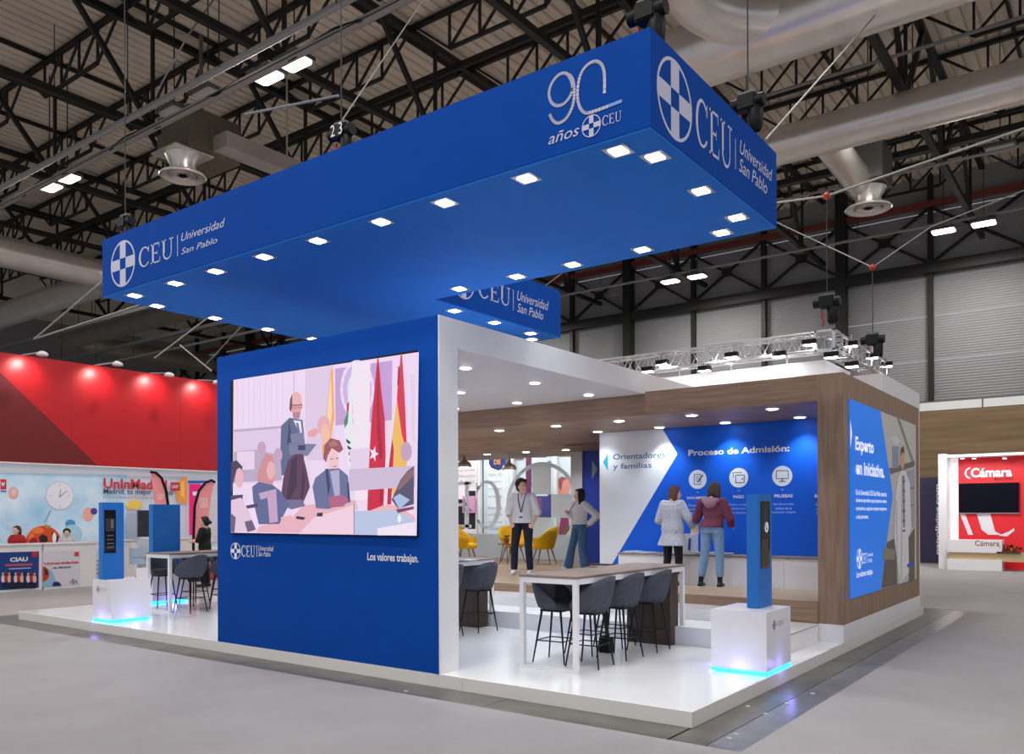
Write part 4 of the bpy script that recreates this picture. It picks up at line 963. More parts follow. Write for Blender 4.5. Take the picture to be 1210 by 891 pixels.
write_px(P, 'DISEÑO', ink(226, 210, 226), 623.5, 541, 641, 534.5, bold=.01)
BP('poster', (204, 220, 228), pr(629, 648, 541, 586)); BP('poster', (60, 62, 130), pr(648, 652, 545, 625), pr(635, 648, 587, 611)); BP('poster', (120, 70, 120), pr(636, 641, 588, 610))
BP('poster', (196, 208, 214), pr(652, 700, 540, 662)); BP('poster', (120, 98, 84), pr(655, 690, 520, 540), pr(604, 619, 520, 543))
BP('portrait', (214, 140, 128), [(659, 585), (660, 568), (665, 564), (672, 565), (675, 575), (672, 586), (666, 587)]); BP('portrait', (150, 80, 90), [(661, 575), (660, 567), (665, 563), (671, 565), (666, 569), (664, 580)])
BP('portrait', (150, 60, 100), [(660, 634), (664, 612), (673, 612), (674, 634)]); BP('portrait', (120, 92, 70), [(665, 634), (668, 622), (674, 621), (675, 634)]); BP('portrait', (214, 150, 160), [(686, 582), (689, 570), (692, 568), (692, 590)])
a, z = P.px(690, 556); P.polys('badge', ink(40, 50, 110), ring(a, z, .16, .025)); P.polys('badge', ink(40, 50, 110), [circle(a, z, .08, 12)])
BP('poster', (214, 150, 190), pr(548, 563, 586, 606)); BP('poster', (150, 96, 150), [(549, 588), (556, 600), (561, 604), (549, 605)])
write_px(P, 'SALLE', ink(50, 66, 72), 650, 641, 664, 636, bold=.02)
for i, tt in enumerate(('Desde 1921', 'trabajamos', 'contigo', 'tu futuro', 'becas', 'empleo', 'prácticas', 'campus')):
    write_px(P, tt, ink(110, 122, 140), 579, 562.5 + i * 8.6 + (5 if i > 3 else 0), 595, 558.5 + i * 8.6 + (5 if i > 3 else 0), bold=0)
for i, tt in enumerate(('Informaciones', 'ICE // Educacion', 'tion & Business')): write_px(P, tt, ink(100, 96, 110), 532, 558 + i * 7, 563, 553 + i * 7, bold=0)
lamp('AREA', (-12, 11.8, 3.9), 95, (1, 1, 1), (-12, 13, 1.5), name='stand_wash', shape='RECTANGLE', size=10, size_y=.3)
for i, x in enumerate((-13.8, -12.6, -11.4, -9.9, -8.8)): tag(MB().box(x - .05, x + .05, 12.85, 12.97, 0, 3.6).build('white_post', white), ['first', 'second', 'third', 'fourth', 'fifth'][i] + ' slim white upright from the left in the poster stand behind the glass', 'post', 'uprights of the poster stand')

# pendants
for i, (u, v, lb) in enumerate(((548.5, 540, 'nickel bell pendant lamp beside the white portal post'), (601.5, 543, 'nickel bell pendant lamp above the yellow armchairs'))):
    p = on(u, 552 + i * 3.5, y=8.9); x, y, z = p
    t = thing('pendant_lamp', lb, 'lamp', p, 0, 'bell pendants of the lounge')
    MB().lathe([(.17, 0), (.178, .04), (.15, .1), (.07, .15), (.045, .17), (.04, .24), (.03, .27)], p, 24).build('lamp_shade', chrome, t)
    MB().lathe([(.1, -.006), (.1, -.001)], p, 16).build('lit_bulb', lamp_on, t)
    MB().bar((x, y, z + .27), (x, y, 3.13), .008).build('cord', black, t)

# yellow armchairs
def make_armchair():
    t = thing('yellow_armchair', 'x', 'armchair', (0, 0, 0), 0, 'yellow armchairs of the lounge')
    n, mr = 26, 5; pts = []
    def sh(r0, off):
        o = []
        for i in range(n + 1):
            th = radians(-125 + 250 * i / n); k = abs(th) / radians(125); top = .60 + .26 * (1 - k) ** .8 if k < 1 else .6
            top = .60 + .24 * max(0, 1 - (k / .72) ** 2.2)
            for j in range(mr + 1):
                f = j / mr; z = .36 + (top - .36) * f; rr = r0 + .06 * f - .05 * (1 - f) ** 2
                o.append((rr * cos(th) * 1.02, rr * sin(th) * 1.05, z))
        return o
    A, B = sh(.265, 0), sh(.225, 0); m_ = mr + 1; N = len(A); fs = []
    for i in range(n):
        for j in range(mr): a = i * m_ + j; fs += [(a, a + m_, a + m_ + 1, a + 1), (N + a, N + a + 1, N + a + m_ + 1, N + a + m_)]
        fs += [(i * m_ + mr, (i + 1) * m_ + mr, N + (i + 1) * m_ + mr, N + i * m_ + mr), (i * m_, N + i * m_, N + (i + 1) * m_, (i + 1) * m_)]
    for i in (0, n):
        for j in range(mr): a = i * m_ + j; fs.append((a, a + 1, N + a + 1, N + a))
    fixn(MB().add(A + B, fs, True).build('tub_shell', yellow, t))
    MB().lathe([(.02, .33), (.2, .34), (.25, .37), (.26, .43), (.23, .46), (.02, .47)], (-.03, 0, 0), 24).build('seat_cushion', yellow, t)
    for sx in (-1, 1):
        for sy in (-1, 1): MB().tube([(sx * .13, sy * .13, .34), (sx * .22, sy * .21, 0)], [.02, .012], 8).build('leg', legwood, t)
    return t
ac = make_armchair()
for i, (x, y, rz, lb) in enumerate(((-9.25, 8.2, 200, 'yellow armchair nearest the white portal post'), (-8.75, 9.35, 150, 'yellow armchair behind the small side table'), (-7.6, 8.95, 15, 'yellow armchair behind the young man'), (-10.6, 9.2, 90, 'yellow armchair farthest left, half hidden by the portal post'))):
    if i == 0: ac.location = (x, y, ZD); ac.rotation_euler = (0, 0, radians(rz)); ac['label'] = lb
    else: copy_tree(ac, None, (x, y, ZD), radians(rz), lb)
t = thing('side_table', 'small round oak side table between the yellow armchairs', 'table', (-8.3, 8.5, ZD))
MB().lathe([(.2, ZD + .44), (.2, ZD + .46)], (-8.3, 8.5, 0), 24).build('tabletop', legwood, t)
for k in range(3): MB().tube([(-8.3 + .08 * cos(k * 2.1), 8.5 + .08 * sin(k * 2.1), ZD + .44), (-8.3 + .17 * cos(k * 2.1), 8.5 + .17 * sin(k * 2.1), ZD)], .012, 6).build('leg', legwood, t)
t = thing('potted_plant', 'tiny plant in a brown pot on the side table', 'plant', (-8.3, 8.5, ZD + .46))
MB().lathe([(.05, ZD + .461), (.065, ZD + .58)], (-8.3, 8.5, 0), 16).build('pot', ink(140, 92, 64), t)
g = MB()
for k in range(14):
    a_ = k * 2.4; g.add([(-8.3, 8.5, ZD + .58), (-8.3 + .05 * cos(a_) - .01, 8.5 + .05 * sin(a_), ZD + .63), (-8.3 + .07 * cos(a_), 8.5 + .07 * sin(a_), ZD + .66), (-8.3 + .05 * cos(a_) + .012, 8.5 + .05 * sin(a_) + .01, ZD + .62)], [(0, 1, 2, 3)])
g.build('foliage', ink(60, 84, 50), t, kind='stuff')

# ================================================================ LEFT NEIGHBOUR STAND
XW = -20.0
ls = thing('red_fascia', 'tall red fabric fascia above the neighbouring stand at left', 'fascia', (XW, 5, 3.11))
for i in range(6):
    a = -5 + i * 3.2; MB().box(XW - .1, XW, a + .002, a + 3.198, 3.115, 5.87).build('fabric_panel', red_wall, ls)
P = Print('x', XW, ls, 1)
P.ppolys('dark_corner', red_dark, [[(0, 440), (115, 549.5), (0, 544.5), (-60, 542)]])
sw = thing('neighbour_wall', 'white and sky-blue printed wall under the red fascia', 'wall', (XW, 5, 0))
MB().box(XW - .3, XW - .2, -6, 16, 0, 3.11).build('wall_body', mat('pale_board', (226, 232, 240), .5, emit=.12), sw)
MB().box(XW - .3, XW, -6, 16, 3.08, 3.112).build('ledge', white, sw)
P = Print('x', XW - .2, sw, 1, step=.002)
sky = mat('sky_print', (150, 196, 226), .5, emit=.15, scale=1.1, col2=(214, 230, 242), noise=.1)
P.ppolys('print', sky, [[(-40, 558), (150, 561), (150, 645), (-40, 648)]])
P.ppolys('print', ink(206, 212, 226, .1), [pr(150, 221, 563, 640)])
def lp(x, y): return (x / 4.95, 540 + y / 4.95)
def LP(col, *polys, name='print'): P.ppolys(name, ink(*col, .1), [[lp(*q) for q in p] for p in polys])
LP((228, 170, 170), ell(78, 212, 30, 38)); LP((232, 196, 190), ell(80, 205, 16, 20))
LP((236, 170, 150), ell(515, 335, 32, 42)); LP((80, 60, 150), ell(548, 318, 20, 20)); LP((70, 150, 200), ell(410, 390, 30, 24)); LP((170, 206, 226), ell(420, 455, 60, 60))
a, z = P.px(*lp(348, 226)); rr = abs(P.px(*lp(432, 226))[0] - P.px(*lp(266, 226))[0]) / 2
P.polys('clock_face', ink(206, 200, 212, .1), [circle(a, z, rr * .62 * 1.5 if False else rr, rz=abs(P.px(*lp(348, 142))[1] - P.px(*lp(348, 310))[1]) / 2)])
P.polys('clock_face', ink(226, 224, 234, .12), [circle(a, z, rr * .93, rz=abs(P.px(*lp(348, 148))[1] - P.px(*lp(348, 304))[1]) / 2)])
P.polys('clock_hands', ink(168, 166, 182), [[P.px(*lp(*q)) for q in p] for p in ([(344, 230), (390, 196), (392, 200), (348, 236)], [(344, 232), (350, 190), (354, 190), (350, 236)], [(290, 310), (298, 312), (262, 386), (256, 384)])])
P.ppolys('clock_hands', ink(196, 196, 210), [[lp(290, 225), lp(298, 223), lp(298, 231), lp(290, 232)], [lp(398, 222), lp(406, 221), lp(406, 229), lp(398, 230)], [lp(344, 160), lp(350, 160), lp(350, 172), lp(344, 172)], [lp(344, 286), lp(350, 286), lp(350, 298), lp(344, 298)]])
LP((200, 40, 56), [(0, 130), (34, 132), (34, 190), (0, 188)]); write_px(P, 'w', ink_w, *lp(2, 172), *lp(26, 148), bold=.04); LP((60, 110, 180), [(0, 196), (34, 198), (34, 206), (0, 204)])
for p_, q_ in (((0, 340), (24, 370)), ((24, 370), (34, 386)), ((62, 402), (104, 402)), ((104, 402), (130, 384)), ((0, 480), (24, 440)), ((34, 412), (18, 450))):
    P.polys('molecule_line', ink_w, stroke([P.px(*lp(*p_)), P.px(*lp(*q_))], .02))
write_px(P, 'N', ink_w, *lp(30, 416), *lp(58, 384), bold=.01); write_px(P, 'O', ink_w, *lp(134, 388), *lp(156, 366), bold=.01)
# orange printed dome with dark lens shapes
LP((214, 72, 34), [(140, 524)] + [(250 + 112 * cos(pi - pi * k / 18), 524 - 122 * sin(pi * k / 18)) for k in range(19)]); LP((240, 120, 60), ell(215, 430, 36, 20), ell(180, 470, 16, 26)); LP((150, 30, 24), ell(190, 500, 24, 30))
LP((34, 24, 26), [(222, 470), (240, 452), (268, 462), (276, 486), (256, 510), (230, 508)], [(296, 440), (316, 446), (346, 480), (350, 520), (320, 520), (300, 480)]); LP((236, 236, 240), ell(312, 472, 12, 30)); LP((180, 140, 60), [(256, 410), (262, 388), (274, 402), (290, 398), (284, 416), (268, 420)])
write_px(P, 'UnInMadrid', ink(206, 60, 74), 121, 577.5, 196, 567.5, bold=.035); write_px(P, 'Madrid, tu mejor campus', ink(66, 76, 110), 121, 585.3, 203, 579.2, bold=.02)
write_px(P, 'Universidades y Escuelas de Madrid', ink(150, 130, 150), 121, 590, 196, 587, bold=0)
LP((206, 60, 80), [(1720, 0)] * 3) if False else None
P.ppolys('print', ink(240, 200, 90, .1), [[(147, 597), (153, 591), (165, 592), (167, 598), (160, 602), (150, 601)]]); P.ppolys('print', ink(240, 150, 60, .1), [[(219.5, 563), (219.5, 595), (210, 594), (206, 585), (209, 572), (214, 565)]])
P.ppolys('print', ink(240, 196, 80, .1), [[(212, 570), (216, 568), (217, 590), (212, 586)]]); P.ppolys('print', ink(190, 44, 60, .1), [pr(200, 211, 570, 580)]); write_px(P, 'UAM', ink_w, 201.5, 577, 209, 573, bold=.02)
P.ppolys('print', ink(226, 24, 120, .2), [pr(222, 236, 572, 632)]); P.ppolys('print', ink(40, 90, 180, .1), [pr(220, 245, 568, 571.5)]); P.ppolys('print', ink(232, 236, 240, .1), [pr(226, 232, 581, 585.5)])
P.ppolys('print', ink(212, 206, 214, .1), [pr(236, 258, 571, 640)]); P.ppolys('print', ink(184, 192, 210), [pr(147, 163, 606, 640)])
# spotlights on the fascia
for i, (u, v, gu, gv) in enumerate(((50, 416, 27, 432), (139, 428, 113, 444), (200, 441, 178, 452), (257, 450, 234, 458))):
    h = on(u, v, x=XW + .9); g_ = on(gu, gv, x=XW)
    t = thing('arm_spotlight', ['white arm spotlight on the red fascia, farthest left', 'white arm spotlight on the red fascia, second from left', 'white arm spotlight on the red fascia, third from left', 'white arm spotlight on the red fascia, beside the blue wall'][i], 'lamp', h, 0, 'arm spotlights on the red fascia')
    MB().lathe([(.05, .02), (.12, -.02), (.14, -.08), (.1, -.1)], h, 16).build('lamp_head', white, t)
    MB().bar(h, (XW - .05, g_.y, 5.88), .03).build('arm', alu, t)
    lamp('SPOT', (XW + .42, g_.y, 5.72), 42, (1, .95, .88), (XW, g_.y, 5.35), name='fascia_beam', spot_size=2.3, spot_blend=.9, shadow_soft_size=.05)
# counters with posters
def counter(y0, y1, label, draw, x1=-17.7, zt=1.06):
    t = thing('white_desk', label, 'counter', (x1 - .3, (y0 + y1) / 2, 0), 0, 'white desks of the neighbouring stand')
    MB().box(x1 - .6, x1, y0, y1, .0, zt).build('desk_body', white, t); MB().box(x1 - .62, x1 + .02, y0 - .01, y1 + .01, zt, zt + .03).build('desk_top', white, t)
    P = Print('x', x1, t, 1, step=.002); draw(P); return t
def dr1(P):
    f = lambda *p: [P.px(*lp(*q)) for q in p]
    P.polys('poster', ink(20, 60, 130), [f((-60, 560), (228, 552), (226, 764), (-60, 784))]); write_px(P, 'CIAU', ink_w, *lp(58, 614), *lp(162, 584), bold=.04)
    P.polys('lettering', ink(200, 80, 110), [f((30, 628), (190, 622), (190, 634), (30, 640))]); P.polys('lettering', ink(190, 200, 230), [f((50, 652), (180, 646), (180, 651), (50, 657))])
    P.polys('badge', ink(190, 40, 50), [f((186, 556), (220, 554), (220, 584), (186, 586))])
    for i in range(11):
        x = 16 + i * 18; c_ = [(220, 220, 220), (180, 30, 50), (236, 190, 170), (40, 44, 80)][i % 4]
        P.polys('printed_figure', ink(*c_), [f(*ell(x, 712 - (i % 2) * 6, 11, 26, 10)), f(*ell(x, 686 - (i % 2) * 6, 6, 10, 8))]); P.polys('printed_figure', ink(20, 26, 56), [f((x - 8, 734), (x + 8, 733), (x + 7, 768), (x - 7, 770))])
def dr2(P):
    f = lambda *p: [P.px(*lp(*q)) for q in p]
    P.polys('poster', ink(220, 216, 224), [f((248, 552), (470, 548), (468, 750), (248, 762))]); P.polys('poster', ink(150, 190, 220), [f((250, 650), (300, 660), (340, 752), (380, 753), (330, 757), (250, 762))])
    write_px(P, 'Universidades', ink(206, 50, 66), *lp(258, 632), *lp(460, 606), bold=.03); write_px(P, 'de Madrid', ink(40, 34, 60), *lp(308, 654), *lp(412, 638), bold=.03)
    P.polys('badge', ink(206, 70, 50), [f((434, 556), (460, 555), (460, 580), (434, 581))]); P.polys('printed_ball', ink(206, 60, 30), [f(*[(250 + 36 * cos(t_), 684 + 44 * sin(t_)) for t_ in [pi / 2 - pi * k / 12 for k in range(13)]])])
    P.polys('printed_ball', ink(40, 30, 30), [f((258, 652), (276, 664), (278, 690), (262, 690))]); P.polys('printed_ball', ink(20, 50, 110), [f((304, 756), (310, 734), (330, 728), (350, 736), (356, 754))])
    P.polys('scribble', ink(120, 116, 130), stroke(f((406, 738), (430, 712), (424, 744), (444, 722), (450, 742)), .02))
counter(-.6, 2.82, 'white desk with a dark blue poster at the far left edge', dr1); counter(2.86, 4.1, 'white desk with a pale university poster at left', dr2)
def dr3(P):
    P.ppolys('poster', ink(200, 214, 230), [pr(105, 117, 649, 692)])
    for i in range(4): P.ppolys('lettering', ink(130, 140, 160), [pr(109, 117, 662 + i * 5, 663.3 + i * 5)])
def dr4(P):
    P.ppolys('poster', ink(176, 198, 222), [pr(153, 180, 648, 667)]); write_px(P, 'Orientación', ink(110, 120, 160), 157, 660, 176, 657, bold=.0)
counter(4.5, 5.6, 'white desk with a text board behind the left totem', dr3, -18.6); counter(6.0, 7.6, 'white desk with a pale blue board between the two totems', dr4, -18.6)
# TV
t = thing('television', 'black television on a stand between the left totems', 'television', (-19, 7, 0))
a = on(163, 603, x=-19.2); b = on(184, 634, x=-19.2)
MB().box(-19.25, -19.2, a.y, b.y, b.z, a.z).build('screen', screen_dark, t); MB().bar((-19.25, (a.y + b.y) / 2 + .2, b.z), (-19.25, (a.y + b.y) / 2 + .2, 0), .05).build('pole', black, t); MB().box(-19.45, -19.05, (a.y + b.y) / 2, (a.y + b.y) / 2 + .4, 0, .02).build('base', black, t)
# feather flags
def flag(pts, pole, base, x, label):
    t = thing('feather_flag', label, 'flag', on(*base, z=0) if False else Vector((x, on(*base, x=x).y, 0)), 0, 'pink feather flags')
    q = [on(u, v, x=x) for u, v in pts]; fr = lambda a, b, h: (x + h, a, b)
    fixn(MB().prism([(p.y, p.z) for p in q], -.008, .008, fr).build('sail', mat('pink_flag', (240, 150, 156), .7, emit=.08) if 'pink_flag' not in bpy.data.materials else bpy.data.materials['pink_flag'], t))
    MB().tube([on(u, v, x=x + .015) for u, v in pole] + [Vector((x + .015, on(*pole[-1], x=x).y, .02))], .035, 6).build('pole', black, t)
    MB().lathe([(.25, 0), (.25, .04), (.03, .06)], (x + .015, on(*pole[-1], x=x).y, 0), 16).build('base', black, t)
    P = Print('x', x + .009, t, 1)
    return P
P = flag([(178, 558), (184, 559), (191, 566), (196, 580), (198, 596), (198, 640), (187, 640), (184, 600)], [(178, 557.5), (184, 558.5), (191, 565), (196, 579), (198.5, 596), (199, 640)], (198, 640), -17.0, 'pink feather flag above the plain blue totem')
write_px(P, 'uax', ink(250, 214, 214), 186, 590, 194, 583)
P = flag([(229, 640), (230, 600), (235, 582), (243, 572), (250, 568.5), (253, 570), (249, 590), (245, 620), (243, 640)], [(254, 570), (250, 567.5), (243, 570), (235, 580), (230, 598), (228.5, 640)], (229, 640), -17.0, 'pink feather flag beside the woman in black')
write_px(P, 'uax', ink(250, 224, 224), 236, 600, 246, 588)
tag(MB().box(-17.6, -17.0, 6.9, 10.0, 0.02, .42).build('red_bench', ink(206, 80, 84)), 'low red bench seen under the left bar table', 'bench')

# ================================================================ RIGHT NEIGHBOUR STANDS
cs = thing('red_stand', 'red and white neighbouring stand at the far right', 'exhibition stand', (0, 23, 0))
MB().box(-1.5, .45, 23, 23.1, 0, 3.44).build('red_wall', mat('bright_red', (222, 34, 44), .5, emit=.12), cs)
MB().box(-1.95, -1.72, 22.3, 23.1, 0, 3.55).build('white_pier', white, cs); MB().box(-1.72, -1.5, 22.98, 23.1, 0, 3.5).build('lit_panel', ink(240, 236, 240, .5), cs); MB().box(-1.72, .5, 22.4, 23.1, 3.44, 3.52).build('top_rail', white, cs)
MB().box(.45, .9, 22.9, 23.1, 0, 3.3).build('side_wall', ink(214, 60, 60), cs)
P = Print('y', 23.0, cs, -1, step=.0025)
P.ppolys('print', ink(70, 60, 130, .1), [pr(1121, 1128, 560, 612)]); P.ppolys('print', ink(180, 70, 130, .1), [[(1121, 575), (1128, 562), (1128, 580), (1121, 596)]])
write_px(P, 'Cámara', ink_w, 1147, 564.5, 1196, 551.5, bold=.04); P.polys('print', ink_w, [[(x, z) for x, z in p] for p in ring(P.px(1148, 559)[0], P.px(1148, 559)[1], .19, .05, t0=radians(100), t1=radians(260))])
write_px(P, 'MADRID', ink(120, 20, 30), 1175, 567.5, 1197, 564, bold=.02)
P.polys('print', ink_w, [[P.px(*q) for q in p] for p in ([(1134, 606), (1140, 606), (1150, 632), (1144, 632)], [(1154, 606), (1170, 606), (1176, 628), (1184, 632), (1168, 632), (1160, 626)], [(1180, 633), (1192, 628), (1198, 624), (1199, 627), (1190, 634)])])
t = thing('television', 'black wall television on the red stand', 'television', (-.6, 22.9, 2))
a = on(1133, 606, y=22.9); b = on(1204, 570, y=22.9); MB().box(a.x, b.x, 22.9, 22.96, a.z, b.z).build('screen', screen_dark, t); MB().box(a.x - .02, b.x + .02, 22.905, 22.99, a.z - .03, a.z - .001).build('frame', alu, t)
t = thing('reception_counter', 'white and oak reception counter of the red stand', 'counter', (-1, 22.2, 0))
a = on(1119, 672, z=0); b = on(1184, 673, z=0); y0 = 22.0; xa = on(1119, 650, y=y0).x; xb = on(1184, 650, y=y0).x
z = lambda v: on(1150, v, y=y0).z
MB().box(xa, xb, y0, y0 + .6, z(653), z(638)).build('upper_panel', white, t); MB().box(xa + .05, xb + .55, y0 + .05, y0 + .6, z(663), z(652.8)).build('oak_panel', ink(196, 170, 128), t); MB().box(xa, xb, y0, y0 + .6, 0, z(661)).build('lower_panel', white, t)
P = Print('y', y0, t, -1); write_px(P, 'Cámara', ink(130, 40, 50), 1152, 645, 1181, 637.5 + 1.5, bold=.01)
p = on(1192, 652, y=22.1); t = thing('flower_arrangement', 'low green and orange flower arrangement on the reception counter', 'plant', p)
g = MB(); g2 = MB()
for k in range(90):
    a_ = random.uniform(0, 2 * pi); r_ = random.uniform(.02, .36); c = Vector((p.x + r_ * cos(a_), p.y + .3 * r_ * sin(a_), p.z + random.uniform(0, .2) * (1 - r_)))
    d = Vector((random.uniform(-1, 1), random.uniform(-1, 1), random.uniform(-.2, 1))).normalized() * .09; e_ = d.cross(Vector((.3, .5, 1))).normalized() * .03
    (g if k % 6 else g2).add([c - e_, c + d * .5 - e_ * .8, c + d, c + d * .5 + e_, c + e_], [(0, 1, 2, 3, 4)])
g.build('foliage', ink(52, 74, 34), t, kind='stuff'); g2.build('blooms', ink(214, 120, 40), t, kind='stuff'); MB().box(p.x - .3, p.x + .3, p.y - .1, p.y + .1, p.z - .05, p.z).build('tray', ink(70, 60, 50), t)
for i, u in enumerate((1137, 1151, 1187)):
    p = on(u, 542, y=22.6); t = thing('stand_spotlight', ['lit spotlight on the red stand, nearest the white pier', 'lit spotlight on the red stand, middle of three', 'lit spotlight on the red stand, rightmost'][i], 'lamp', p, 0, 'spotlights of the red stand')
    MB().lathe([(.05, .0), (.08, .06)], p, 12).build('lamp_head', white, t); MB().lathe([(.05, -.01), (.05, -.002)], p, 12).build('lit_lens', lamp_on, t); lamp('SPOT', p, 60, (1, .95, .9), (p.x, 23.0, 2.9), name='stand_beam', spot_size=1.6, spot_blend=.8)
lamp('AREA', (-1.0, 20.5, 4.2), 90, (1, 1, 1), (-1.0, 22.5, .8), name='stand_wash', shape='SQUARE', size=1.0)
ds = thing('dark_stand', 'dark purple stand with upright white lettering at right', 'exhibition stand', (-3, 26, 0))
MB().box(-6, -2.3, 26, 26.1, 0, 2.9).build('back_wall', ink(62, 56, 96), ds); MB().box(-3.1, -2.2, 25.4, 26, 0, 2.95).build('edge_panel', ink(50, 48, 84), ds)
a = on(1109, 655, y=25.4); b = on(1109, 572, y=25.4); c = on(1105.2, 600, y=25.4).x; vs, fs = text_mesh('napoliving.com', .03); P = Print('y', 25.39, ds, -1)
vs = fit([(-y, x) for x, y in vs], c, a.z, on(1111.5, 600, y=25.4).x, b.z); P.grid('lettering', ink_w, vs, fs)
for i in range(3):
    p = on(1092 + i * 5, 662, z=0); t = thing('white_stool', ['small white stool in front of the dark stand, leftmost', 'small white stool in front of the dark stand, middle', 'small white stool in front of the dark stand, beside the white pier'][i], 'stool', p, 0, 'white stools at the dark stand')
    MB().box(p.x - .2, p.x + .2, p.y - .2, p.y + .2, .45, .5).build('seat', white, t); 
    for sx in (-1, 1): MB().bar((p.x + sx * .17, p.y, .45), (p.x + sx * .17, p.y, 0), .03).build('leg', black, t)

# ================================================================ PEOPLE
def bake(b, voxel, name, m, parent, smooth=4):
    me = b.mesh(); o = bpy.data.objects.new('tmp', me); COL.objects.link(o)
    r = o.modifiers.new('r', 'REMESH'); r.mode = 'VOXEL'; r.voxel_size = voxel; r.use_smooth_shade = True
    s_ = o.modifiers.new('s', 'SMOOTH'); s_.iterations = smooth; s_.factor = .5
    dg = bpy.context.evaluated_depsgraph_get(); dg.update()
    nm = bpy.data.meshes.new_from_object(o.evaluated_get(dg)); bpy.data.objects.remove(o)
    nm.materials.clear(); nm.materials.append(m); nm.polygons.foreach_set('use_smooth', [True] * len(nm.polygons)); nm.name = name
    p = bpy.data.objects.new(name, nm); COL.objects.link(p); p.parent = parent; return p
def loft(b, rings, n=20):
    pts = []; fs = []
    for (x, y, z, rx, ry) in rings: pts += [(x + rx * cos(2 * pi * k / n), y + ry * sin(2 * pi * k / n), z) for k in range(n)]
    for i in range(len(rings) - 1):
        for k in range(n): fs.append((i * n + k, i * n + (k + 1) % n, (i + 1) * n + (k + 1) % n, (i + 1) * n + k))
    fs.append(tuple(range(n - 1, -1, -1))); fs.append(tuple(range((len(rings) - 1) * n, len(rings) * n))); b.add(pts, fs)
def hand(b, w, d, curl, s):
    """palm and five fingers from wrist w along direction d; s = thumb side"""
    w = Vector(w); d = Vector(d).normalized(); up = Vector(curl).normalized(); up = (up - d * up.dot(d)).normalized(); sd = d.cross(up) * s
    for o in (-.022, 0, .022): b.capsule(w + d * .01 + sd * o * .7, w + d * .075 + sd * o, .016, .014, 8)
    for k, (o, L) in enumerate(((.033, .062), (.011, .072), (-.011, .068), (-.032, .054))):
        p = w + d * .075 + sd * o; q = p + (d * .85 + up * .4).normalized() * L * .55; r = q + (d * .5 + up * .85).normalized() * L * .45; b.capsule(p, q, .0095, .0085, 8); b.capsule(q, r, .0085, .0075, 8)
    p = w + d * .025 + sd * .026; q = p + (d + sd * .9 + up * .4).normalized() * .04; b.capsule(p, q, .012, .01, 8); b.capsule(q, q + (d * .9 + sd * .2 + up * .3).normalized() * .028, .01, .008, 8)

